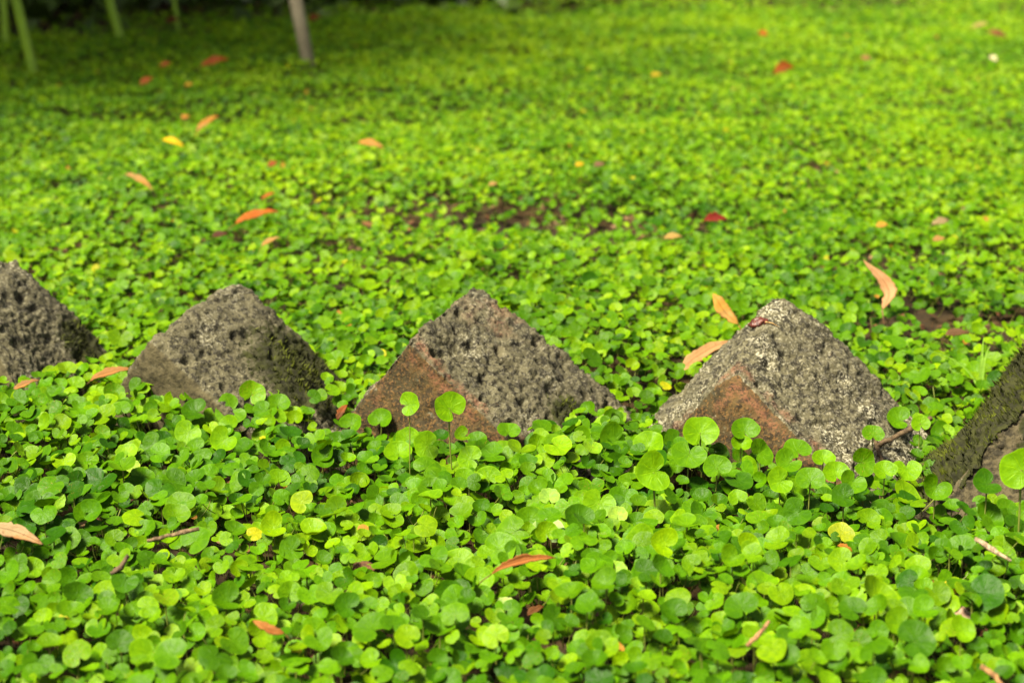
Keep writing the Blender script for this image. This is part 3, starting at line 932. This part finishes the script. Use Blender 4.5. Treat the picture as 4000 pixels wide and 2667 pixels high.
fallen_leaf('rusty red small fallen leaf in the shade, left of the larger rusty one', (548, 335), (596, 305), 36, RUST, z=.05, tilt=40, stalk=False)
fallen_leaf('small orange red fallen leaf right of the rusty red pair in the shade', (624, 262), (668, 248), 28, RUST, z=.05, tilt=40, stalk=False)
fallen_leaf('tiny round orange fallen leaf above the bright yellow leaf', (706, 462), (740, 456), 28, ORNG, z=.05, tilt=45, stalk=False)
fallen_leaf('tiny yellow orange fallen leaf higher up, below the rusty leaf', (722, 336), (754, 330), 24, (.40, .24, .02), z=.05, tilt=45, stalk=False)
fallen_leaf('curled rusty brown fallen leaf on the far right lawn', (3022, 290), (3100, 262), 62, (.34, .10, .014), (.16, .05, .012), z=.055, tilt=50, curl=.2, cup=.3)
fallen_leaf('small orange fallen leaf beyond the curled rusty one', (2962, 130), (3000, 138), 34, (.48, .14, .02), z=.055, tilt=45, stalk=False)
fallen_leaf('brown fallen leaf near the top right corner', (3855, 128), (3935, 148), 36, (.24, .12, .05), BRWN, z=.055, tilt=45)
fallen_leaf('beige slim fallen leaf by the top right corner, above the brown one', (3795, 112), (3860, 92), 22, (.42, .33, .16), z=.055, tilt=45)
fallen_leaf('white fallen petal on the far right lawn', (3864, 222), (3896, 240), 30, (.68, .64, .48), (.6, .55, .4), z=.055, tilt=50, stalk=False, name='fallen_petal')
fallen_leaf('crimson pointed fallen leaf in the middle of the right lawn', (2748, 864), (2838, 852), 54, (.26, .035, .030), (.18, .02, .02), z=.044, tilt=50, peak=.5, cup=.35)
fallen_leaf('tan fallen leaf below the crimson one', (2592, 934), (2662, 922), 34, (.42, .30, .12), TAN_, z=.042, tilt=40)
fallen_leaf('long pinkish beige twisted fallen leaf standing out of the carpet on the right', (3446, 1212), (3408, 1012), 72, (.52, .30, .19), (.58, .38, .25), z=.050, tilt=52, twist=.9, curl=-.06, peak=.42, bow=-.20, cup=.2)
fallen_leaf('orange tan fallen leaf leaning behind the peak of the speckled stone', (2884, 1268), (2780, 1152), 62, (.58, .32, .09), TAN_, z=.045, tilt=60, peak=.55, curl=.03)
fallen_leaf('broad pinkish tan fallen leaf behind the left flank of the speckled stone', (2640, 1478), (2850, 1325), 62, (.50, .30, .18), (.42, .25, .13), z=.022, tilt=42, peak=.5)
fallen_leaf('tan fallen leaf tucked against the left side of the olive grey stone', (350, 1492), (515, 1438), 46, (.38, .20, .09), (.45, .20, .07), z=.036, tilt=35)
fallen_leaf('pinkish brown fallen leaf at the foot of the leftmost stone', (50, 1530), (152, 1482), 34, (.34, .19, .10), SALM, z=.034, tilt=35)
fallen_leaf('pale pinkish grey broad dead leaf at the left edge of the foreground', (-40, 2062), (172, 2116), 66, (.46, .33, .235), (.40, .20, .09), z=.042, tilt=48, peak=.35, curl=.02)
fallen_leaf('rolled orange brown dead leaf in the centre foreground', (1915, 2246), (2165, 2168), 58, (.40, .17, .065), (.33, .12, .045), z=.045, tilt=45, cup=.45, peak=.6)
fallen_leaf('orange tan pointed dead leaf near the bottom left', (1112, 2474), (986, 2430), 46, (.42, .19, .065), (.30, .11, .03), z=.043, tilt=45, peak=.45)
fallen_leaf('dark purplish brown fallen leaf left below the orange red one', (828, 926), (890, 912), 36, (.11, .045, .035), z=.040, tilt=40)
fallen_leaf('red brown small fallen leaf left of the salmon leaf, further down', (1046, 652), (1082, 634), 34, (.32, .09, .03), z=.042, tilt=45, stalk=False)
fallen_leaf('thin orange red sliver of leaf between pale specks, above the orange red leaf', (1020, 782), (1072, 752), 18, (.45, .14, .03), z=.042, tilt=45, stalk=False)
fallen_leaf('small tan fallen leaf by the bare soil in the middle lawn', (1908, 726), (1942, 716), 22, TAN_, z=.042, tilt=45, stalk=False)
fallen_leaf('small yellow fallen leaf on the middle lawn', (2246, 650), (2280, 640), 26, (.60, .40, .02), z=.042, tilt=45, stalk=False)
fallen_leaf('small mauve brown fallen leaf right of the small yellow one', (2318, 650), (2362, 640), 26, (.24, .14, .11), z=.042, tilt=45, stalk=False)
fallen_leaf('small yellow and pink fallen leaf on the right lawn', (3420, 886), (3468, 876), 32, (.52, .33, .06), SALM, z=.044, tilt=48, stalk=False)
fallen_leaf('small tan fallen leaf on the bare patch of the right lawn', (3642, 942), (3690, 930), 30, (.42, .25, .11), z=.040, tilt=45, stalk=False)
fallen_leaf('crumpled grey beige fallen leaf above the bare patch on the right', (3640, 880), (3704, 858), 38, (.36, .28, .19), z=.042, tilt=48, twist=.8)
fallen_leaf('flat dull brown fallen leaf right of the speckled stone, beyond it', (3690, 1312), (3782, 1300), 44, (.17, .10, .065), (.12, .07, .04), z=.034, tilt=30)
fallen_leaf('red brown fallen leaf in the shade right of the post', (1205, 80), (1252, 66), 34, (.24, .06, .02), z=.05, tilt=45, stalk=False)
fallen_leaf('dark red fallen leaf at the edge of the deep shade', (648, 88), (700, 76), 32, (.14, .03, .012), z=.05, tilt=45, stalk=False)
fallen_leaf('brown dead leaf wedged between the olive stone and the clay stone', (1318, 1640), (1352, 1580), 34, (.30, .10, .035), BRWN, z=.030, tilt=50, stalk=False)
fallen_leaf('dark brown dead leaf under the carpet in the lower centre', (2060, 2405), (2120, 2365), 40, (.17, .075, .03), z=.022, tilt=35, stalk=False)
fallen_leaf('orange dry leaf scrap beside the yellowing leaf in the right foreground', (3270, 2130), (3330, 2150), 30, (.40, .18, .03), z=.030, tilt=40, stalk=False)
fallen_leaf('tan fleck of leaf near the top of the right lawn', (2540, 298), (2584, 292), 24, (.50, .36, .03), z=.05, tilt=45, stalk=False)
fallen_leaf('pale brown leaf scrap right of the curled rusty leaf', (3360, 226), (3402, 234), 28, (.34, .18, .10), z=.05, tilt=45, stalk=False)

# ------------------------------------------------------------------ twigs
def twig(label, chains, col, z=.034, tilt=35, group='dry twigs'):
    x0, y0, _ = chains[0][0]
    mid = on_z(x0, y0, z)
    t = math.radians(tilt); nrm = Vector((0, -math.sin(t), math.cos(t)))
    root = None
    for ci, ch in enumerate(chains):
        pts, rad = [], []
        for i in range(len(ch) - 1):
            for k in range(4):
                f = k / 4
                a, b = ch[i], ch[i + 1]
                px, py, w = (a[j] + (b[j] - a[j]) * f for j in range(3))
                p = on_plane(px + random.uniform(-2, 2), py + random.uniform(-2, 2), mid, nrm); pts.append(p - mid)
                rad.append(.5 * w * (p - CAM).dot(FWD) / FPX)
        p = on_plane(ch[-1][0], ch[-1][1], mid, nrm); pts.append(p - mid); rad.append(.5 * ch[-1][2] * (p - CAM).dot(FWD) / FPX)
        v, f = tube(pts, rad, 7, True, .22, ci)
        if root is None:
            root = mesh_obj('twig', v, f, M_WOOD, loc=mid); tag(root, label, 'twig', group); root['tint'] = list(col)
        else:
            o = mesh_obj('branch', v, f, M_WOOD, root); o['tint'] = list(col)
        CLEAR.append((np.array(pts[0] + mid), np.array(pts[-1] + mid), max(rad), mid.z))
    return root
twig('forked brown twig between the speckled stone and the mossy stone',
     [[(3640, 1634, 20), (3540, 1684, 21), (3425, 1742, 20)], [(3408, 1690, 18), (3425, 1742, 20)],
      [(3425, 1742, 18), (3445, 1800, 18), (3480, 1850, 5)]], (.085, .056, .028), z=.034, tilt=50)
twig('short dark knobbly twig lying level in the left foreground', [[(575, 2112, 14), (640, 2096, 16)], [(640, 2096, 14), (705, 2080, 20), (778, 2064, 14)]], (.16, .105, .055), z=.044, tilt=45)
twig('blackish stubby twig standing slantwise in the left foreground', [[(432, 2240, 18), (470, 2215, 22), (502, 2168, 16)]], (.085, .055, .03), z=.042, tilt=50)
twig('brown twig lying in the lower right centre', [[(2918, 2522, 16), (2960, 2480, 20), (3005, 2425, 12)]], (.26, .13, .06), z=.046, tilt=45)
twig('weathered grey tan splinter of wood in the right foreground', [[(3808, 2102, 18), (3880, 2148, 24), (3950, 2190, 10)]], (.34, .25, .16), z=.052, tilt=45)
twig('thin pale twig end sticking out by the lower right corner', [[(3830, 2600, 22), (3890, 2640, 22), (3930, 2700, 18)]], (.30, .16, .06), z=.045, tilt=45)

# clear carpet tops that would cover these
for A, B, hw, z in CLEAR:
    ax = B - A; L2 = max(1e-9, ax[:2] @ ax[:2])
    s = np.clip(((P[:, :2] - A[:2]) @ ax[:2]) / L2, 0, 1)
    q = A[None] + s[:, None] * ax[None]
    d = np.linalg.norm(P[:, :2] - q[:, :2], axis=1)
    depth_gap = q[:, 1] - P[:, 1]                     # carpet leaves between it and the viewer
    bad = (d < hw * .95 + .002) & (P[:, 2] > q[:, 2] - .014)
    bad |= (np.abs(P[:, 0] - q[:, 0]) < hw + .003) & (depth_gap > 0) & (depth_gap < .03) & (P[:, 2] > q[:, 2] - .004 - depth_gap * .2)
    k = ~bad
    P, DIAM, LAY, EUL, IDX, TINT, ahead = P[k], DIAM[k], LAY[k], EUL[k], IDX[k], TINT[k], ahead[k]

# ------------------------------------------------------------------ the largest carpet leaves become single things
px, py, dep = project(P)
size = DIAM * FPX / dep
inside = (px > 30) & (px < 3970) & (py > 1500) & (py < 2640) & (LAY == 1)
# rank by size, a little by how high the leaf stands
score = np.where(inside, size * (1 + 6 * (P[:, 2] - .02)), 0)
N_SINGLE = 296 - len(SINGLES)
order = np.argsort(-score)[:N_SINGLE]
chosen = np.zeros(len(P), bool); chosen[order] = True
for i in order:
    lift = .005
    o = single_leaf(Vector(P[i]) + Vector((0, 0, lift)), tuple(EUL[i]), DIAM[i], int(IDX[i]), TINT[i],
                    stalk_len=.034 / (3.0 * DIAM[i] * .5))
    if IDX[i] == len(KINDS): o['group'] = 'scalloped leaves among the round ones'
    SINGLES.append((o, px[i], py[i]))
# words that find them: beside a landmark when one is near, else the plain shared words
MARKS = [(2040, 2205, 'the rolled orange brown dead leaf'), (1050, 2453, 'the orange tan dead leaf'), (90, 2090, 'the pale pinkish dead leaf'),
         (680, 2085, 'the short knobbly twig'), (470, 2210, 'the blackish stubby twig'), (2960, 2475, 'the brown twig at lower right'),
         (3880, 2148, 'the grey tan splinter of wood'), (2145, 1940, 'the scalloped leaf on a round leaf'), (2412, 2010, 'the pale scalloped leaf'),
         (2404, 2228, 'the bright green scalloped leaf'), (1975, 2362, 'the whitish scalloped leaf'), (520, 1822, 'the pale yellow scalloped leaf'),
         (2140, 2078, 'the washed-out whitish leaf'), (1180, 1962, 'the yellow green leaf'), (3285, 2085, 'the yellowing leaf'),
         (3715, 2292, 'the small bright yellow leaf'), (2553, 1842, 'the very large pale leaf'), (600, 2555, 'the very large leaf at bottom left'),
         (3870, 1985, 'the foot of the rightmost stone'), (790, 1640, 'the foot of the olive grey stone'), (3450, 1790, 'the forked twig')]
DIRS = [(-1, 0, 'left of'), (1, 0, 'right of'), (0, -1, 'above'), (0, 1, 'below')]
taken = {id(o) for o, _, _ in SINGLES if 'label' in o}
for mx, my, what in MARKS:
    for dx, dy, word in DIRS:
        best, bo = 260, None
        for o, x, y in SINGLES:
            if id(o) in taken: continue
            vx, vy = x - mx, y - my
            along = vx * dx + vy * dy
            off = abs(vx * dy) + abs(vy * dx)
            if along > 20 and off < along * .8:
                q = math.hypot(vx, vy)
                if q < best: best, bo = q, o
        if bo:
            bo['label'] = 'round notched green leaf just %s %s' % (word, what) if not bo.name.startswith('scall') else 'small scalloped leaf just %s %s' % (word, what)
            taken.add(id(bo))
tones = ('deep green', 'mid green', 'yellowish green')
for o, x, y in SINGLES:
    if 'label' not in o and not o.name.startswith('scall'):
        tn = tones[0 if o['tint'][1] < .085 else 1 if o['tint'][1] < .135 else 2]
        mx, my, what = min(MARKS, key=lambda m: math.hypot(m[0] - x, m[1] - y))
        ang = math.degrees(math.atan2(my - y, x - mx)) % 360
        where = ('right of', 'above right of', 'above', 'above left of', 'left of', 'below left of', 'below', 'below right of')[int((ang + 22.5) // 45) % 8]
        dist = math.hypot(mx - x, my - y)
        how = 'a bit ' if dist < 330 else ''
        what = what.replace('the round leaf', 'round leaf')
        o['label'] = '%s round leaf %s%s %s' % (tn, how, where, what)
for o, x, y in SINGLES:
    if 'label' not in o:
        o['label'] = ('small scalloped light green leaf among round leaves of the near carpet' if o.name.startswith('scall')
                      else 'round notched green leaf on a short stalk in the near carpet')

rest = ~chosen
carpet = instancer('ground_cover', P[rest], EUL[rest], DIAM[rest] * .5, IDX[rest], TINT[rest], lib)
tag(carpet, 'dense carpet of small round green leaves covering the lawn around the stones', 'ground cover', None, 'stuff')

# ------------------------------------------------------------------ leaf litter, crumbs between the stalks
lit = bpy.data.collections.new('litter_kinds')
for i in range(4):
    r = random.Random(i + 50)
    V = [Vector((r.uniform(.7, 1) * math.cos(a) * (1.6 if i % 2 else 1), r.uniform(.5, 1) * math.sin(a) * .7, r.uniform(-.2, .25))) for a in np.linspace(0, 2 * PI, 8)[:-1]]
    V.append(Vector((0, 0, .15)))
    me = bpy.data.meshes.new('crumb'); me.from_pydata([tuple(v) for v in V], [], [(j, (j + 1) % 7, 7) for j in range(7)])
    me.materials.append(M_LITTER)
    lit.objects.link(bpy.data.objects.new('crumb_%d' % i, me))
g = np.concatenate([jitter_grid(-.9, .9, .5, 2.2, .019), jitter_grid(-1.6, 1.6, 2.2, 4.8, .05)])
g = g[wedge(g)]
lp = np.stack([g[:, 0], g[:, 1], ground_height(g[:, 0], g[:, 1]) + RNG.uniform(.001, .010, len(g))], 1)
lp = lp[~in_stone(lp, .002)]
nl = len(lp)
pal = np.array([(.08, .035, .012), (.14, .06, .02), (.05, .025, .012), (.15, .09, .04), (.07, .025, .008)])
litter = instancer('leaf_litter', lp, RNG.normal(0, .5, (nl, 3)) + np.array((0, 0, 1)) * RNG.uniform(0, 6, nl)[:, None],
                   RNG.uniform(.0015, .005, nl) * (1 + np.clip(lp[:, 1] - 2, 0, 3) * .4), RNG.integers(0, 4, nl), pal[RNG.integers(0, 5, nl)], lit)
tag(litter, 'brown dry crumbs of leaf litter on the soil between the stalks', 'litter', None, 'stuff')

# ------------------------------------------------------------------ husk on the speckled stone
def lumpy(center, rx, ry, rz, seed, rot=0):
    bm = bmesh.new()
    bmesh.ops.create_icosphere(bm, subdivisions=3, radius=1)
    r = np.array([v.co[:] for v in bm.verts])
    k = 1 + .28 * vnoise(r * 2.4 + seed, seed)
    for v, s in zip(bm.verts, k):
        v.co = Vector((v.co.x * rx * s, v.co.y * ry * s, v.co.z * rz * s))
    bmesh.ops.rotate(bm, verts=bm.verts, cent=(0, 0, 0), matrix=Matrix.Rotation(rot, 3, 'Y'))
    V = [v.co.copy() for v in bm.verts]; F = [tuple(v.index for v in f.verts) for f in bm.faces]
    bm.free()
    return V, F
deps = bpy.context.evaluated_depsgraph_get()
hit, hp, hn, *_ = SC.ray_cast(deps, CAM, ray(2962, 1266).normalized())
if hit:
    V, F = lumpy(None, .0056, .0040, .0032, 5, -.25)
    husk = mesh_obj('dried_husk', V, F, M_HUSK, loc=hp + hn * .0012)
    tag(husk, 'dark red dried husk stuck just below the peak of the speckled stone', 'husk')
    v, f = tube([Vector((.004, -.002, .001)), Vector((.008, -.003, .0006)), Vector((.0125, -.003, -.002))], [.0005, .0004, .0003], 5)
    s = mesh_obj('husk_stalk', v, f, M_WOOD, husk); s['tint'] = [.4, .26, .1]
# pebble in the lower right
p = on_z(3760, 2425, .026)
V, F = lumpy(None, .0065, .006, .0055, 9)
peb = mesh_obj('pebble', V, F, plain_noise_material('pebble_brown', (.15, .09, .06), (.25, .17, .12), 200, .7), loc=p)
tag(peb, 'small brown round pebble between the leaves at lower right', 'pebble')
p = on_z(1425, 2225, .022)
V, F = lumpy(None, .006, .005, .0042, 13)
clod = mesh_obj('soil_clod', V, F, plain_noise_material('clod_brown', (.04, .018, .008), (.11, .05, .02), 300, .9), loc=p)
tag(clod, 'dark brown crumb of soil showing between leaves left of centre', 'clod')

# ------------------------------------------------------------------ grass by the mossy stone
base = on_z(3831, 1500, .02)
gt = empty('grass_tuft', base)
tag(gt, 'thin grass tuft with one upright blade beside the mossy stone', 'grass')
def blade(parent, base, pixels, w, name='blade'):
    n_ = Vector((0, -1, .15)).normalized()
    c = [on_plane(x, y, base, n_) - base for x, y in pixels]
    pts = bez(c[0], c[1], c[2], 9)
    hw = .5 * w * (base - CAM).dot(FWD) / FPX
    V, F = [], []
    for i, p in enumerate(pts):
        s = i / 9
        k = hw * (1 - s ** 2.2) + hw * .04
        tdir = (pts[min(i + 1, 9)] - pts[max(i - 1, 0)]).normalized()
        sd = tdir.cross(Vector((0, 1, 0))).normalized()
        V += [p - sd * k, p + Vector((0, .35 * k, 0)), p + sd * k]
    for i in range(9):
        a = i * 3
        F += [(a, a + 1, a + 4, a + 3), (a + 1, a + 2, a + 5, a + 4)]
    return mesh_obj(name, V, F, M_GRASS, parent)
blade(gt, base, [(3831, 1500), (3832, 1400), (3843, 1312)], 15)
blade(gt, base, [(3815, 1502), (3765, 1390), (3612, 1368)], 8)
blade(gt, base, [(3838, 1500), (3835, 1385), (3872, 1348)], 12)

# ------------------------------------------------------------------ post, strap-leaved plants and shrubs at the back
b0 = on_z(1200, 226, .03)
dpost = (b0 - CAM).dot(FWD)
topdir = (at_depth(1152, 0, dpost * .995) - at_depth(1200, 240, dpost)).normalized()
pr = .5 * 52 * dpost / FPX
pts = [topdir * s for s in np.linspace(-.05, 1.7, 14)]
V, F = tube(pts, [pr * (1.02 - .02 * i / 13) for i in range(14)], 14)
post = mesh_obj('post', V, F, M_POST, loc=b0)
tag(post, 'thin grey leaning post standing on the far lawn', 'post')

def strap_plant(label, base_px, lean_px, w, extra, seed):
    r = random.Random(seed)
    b = on_z(base_px[0], base_px[1], .028)
    d = (b - CAM).dot(FWD)
    root = empty('strap_leaf_plant', b)
    tag(root, label, 'plant', 'strap-leaved plants in the shade at the back')
    hw = .5 * w * d / FPX
    def leafblade(p1, p2, k, nm='leaf'):
        pts = bez((0, 0, -.05), p1, p2, 14)
        V, F = [], []
        for i, p in enumerate(pts):
            s = i / 14
            wd = k * (1 - .9 * max(0, s - .35) ** 1.4)
            V += [p + Vector((-wd, 0, 0)), p + Vector((-wd * .5, .45 * wd, 0)), p + Vector((wd * .5, .45 * wd, 0)), p + Vector((wd, 0, 0))]
            V += [p + Vector((wd * .5, -.25 * wd, 0)), p + Vector((-wd * .5, -.25 * wd, 0))]
        for i in range(14):
            for j in range(6):
                a, c = i * 6 + j, i * 6 + (j + 1) % 6
                F.append((a, c, c + 6, a + 6))
        mesh_obj(nm, V, F, M_STRAP, root)
    q = at_depth(lean_px[0], lean_px[1], d * 1.0) - b
    k = 1.0 / max(.05, q.z)
    tip = Vector((q.x * k * .55, q.y, .75)); mid = Vector((q.x * k * .22, q.y * .5, .42))
    leafblade(mid * .95, tip, hw)
    for e in range(extra):
        a = r.uniform(.3, 1.2)
        leafblade(Vector((r.uniform(-.02, .02), .12, .35)), Vector((r.uniform(-.4, .3), .35 + a * .3, .75)), hw * .8)
strap_plant('pale green thick strap leaf leaning left at the far left corner', (140, 232), (62, 0), 40, 0, 1)
strap_plant('pale green strap leaf before the black shade, left of the post', (492, 140), (430, 0), 36, 0, 2)
strap_plant('dim green strap leaf at the very left edge of the picture', (22, 150), (24, 0), 30, 0, 3)
strap_plant('faint narrow strap leaf in the dark between the strap leaf and post', (705, 100), (682, 0), 18, 0, 4)

def shrub(label, x, y, rad, z0, z1, nleaf, seed):
    r = np.random.default_rng(seed)
    root = empty('shrub', (x, y, 0))
    tag(root, label, 'shrub', 'dark shrubs at the back')
    for s in range(3):
        a = s * 2.1 + seed
        V, F = tube([Vector((.05 * math.cos(a), .05 * math.sin(a), -.05)), Vector((.12 * math.cos(a), .12 * math.sin(a), .5 * z1)),
                     Vector((.35 * math.cos(a), .35 * math.sin(a), .95 * z1))], [.03, .022, .008], 7)
        mesh_obj('stem', V, F, M_BARK, root)
    # leaves spread through the crown's volume, in clumps
    nc = 70
    cc = r.normal(0, 1, (nc, 3)); cc /= np.linalg.norm(cc, axis=1)[:, None]
    cc *= r.uniform(.25, 1, nc)[:, None] ** .5
    c = np.stack([cc[:, 0] * rad, cc[:, 1] * rad, (z0 + z1) / 2 + cc[:, 2] * (z1 - z0) / 2], 1)
    p = c[r.integers(0, nc, nleaf)] + r.normal(0, .13 * rad + .04, (nleaf, 3))
    p = p[p[:, 2] > z0 - .02]
    V, F = [], []
    for q in p:
        d = Vector(r.normal(0, 1, 3)); d.z -= .4; d.normalize()
        s = d.cross(Vector(r.normal(0, 1, 3))).normalized()
        L = r.uniform(.05, .11); q = Vector(q); i0 = len(V)
        V += [q, q + d * L * .45 + s * L * .26, q + d * L, q + d * L * .45 - s * L * .26]
        F.append((i0, i0 + 1, i0 + 2, i0 + 3))
    for _ in range(1500):                              # low shoots round the foot
        a, rr_ = r.uniform(0, 2 * PI), rad * r.uniform(.2, 1.15)
        q = Vector((rr_ * math.cos(a), rr_ * math.sin(a), r.uniform(.0, .16) * r.uniform(.3, 1)))
        d = Vector(r.normal(0, .7, 3)); d.z += .5; d.normalize()
        s = d.cross(Vector(r.normal(0, 1, 3))).normalized()
        L = r.uniform(.025, .06); i0 = len(V)
        V += [q, q + d * L * .5 + s * L * .3, q + d * L, q + d * L * .5 - s * L * .3]
        F.append((i0, i0 + 1, i0 + 2, i0 + 3))
    mesh_obj('foliage', V, F, M_DARKLEAF, root)
SH = [(-1.75, 3.75, .85, .02, 2.0), (-1.0, 3.9, .80, .02, 2.0), (-.40, 4.3, .78, .02, 2.0), (-1.7, 4.9, 1.0, .0, 2.4), (-.75, 5.2, 1.0, .0, 2.4),
      (.30, 5.0, .80, .0, 2.1), (1.2, 6.6, 1.0, .0, 2.3)]
WORDS = ['dark shrub whose shaded foot fills the top left corner', 'dark shrub behind the strap leaf left of the post', 'dark shrub behind the grey post',
         'dense dark shrub deep behind the top left corner', 'dense dark shrub deep behind the strap leaves', 'dark shrub at the top edge right of the post',
         'dark shrub far behind the lit right lawn']
for i, (s, w) in enumerate(zip(SH, WORDS)):
    shrub(w, *s, 5200, 100 + i)

# unseen trunk and crown, added to keep the far left of the lawn in shade
tr = empty('added_shade_tree', (-3.1, 1.75, 0))
tag(tr, 'unseen leafy crown added left of the picture to shade the far left lawn', 'added_shade_tree')
V, F = tube([Vector((0, 0, -.1)), Vector((.03, .02, .8)), Vector((.1, .0, 1.6)), Vector((.35, .1, 2.4)), Vector((.5, .15, 3.0))], [.11, .085, .075, .05, .02], 10, True, .06, 3)
mesh_obj('trunk', V, F, M_BARK, tr)
r_ = np.random.default_rng(77)
cc = r_.normal(0, 1, (110, 3)); cc /= np.linalg.norm(cc, axis=1)[:, None]; cc *= r_.uniform(.2, 1, 110)[:, None] ** .45
cc = cc * np.array((1.45, 1.5, .65)) + np.array((.65, .55, 2.45))
pp = cc[r_.integers(0, 110, 16000)] + r_.normal(0, .15, (16000, 3))
V, F = [], []
for q in pp:
    d = Vector(r_.normal(0, 1, 3)); d.z -= .4; d.normalize()
    s_ = d.cross(Vector(r_.normal(0, 1, 3))).normalized(); L = r_.uniform(.07, .13); q = Vector(q); i0 = len(V)
    V += [q, q + d * L * .45 + s_ * L * .26, q + d * L, q + d * L * .45 - s_ * L * .26]; F.append((i0, i0 + 1, i0 + 2, i0 + 3))
mesh_obj('crown', V, F, M_DARKLEAF, tr)
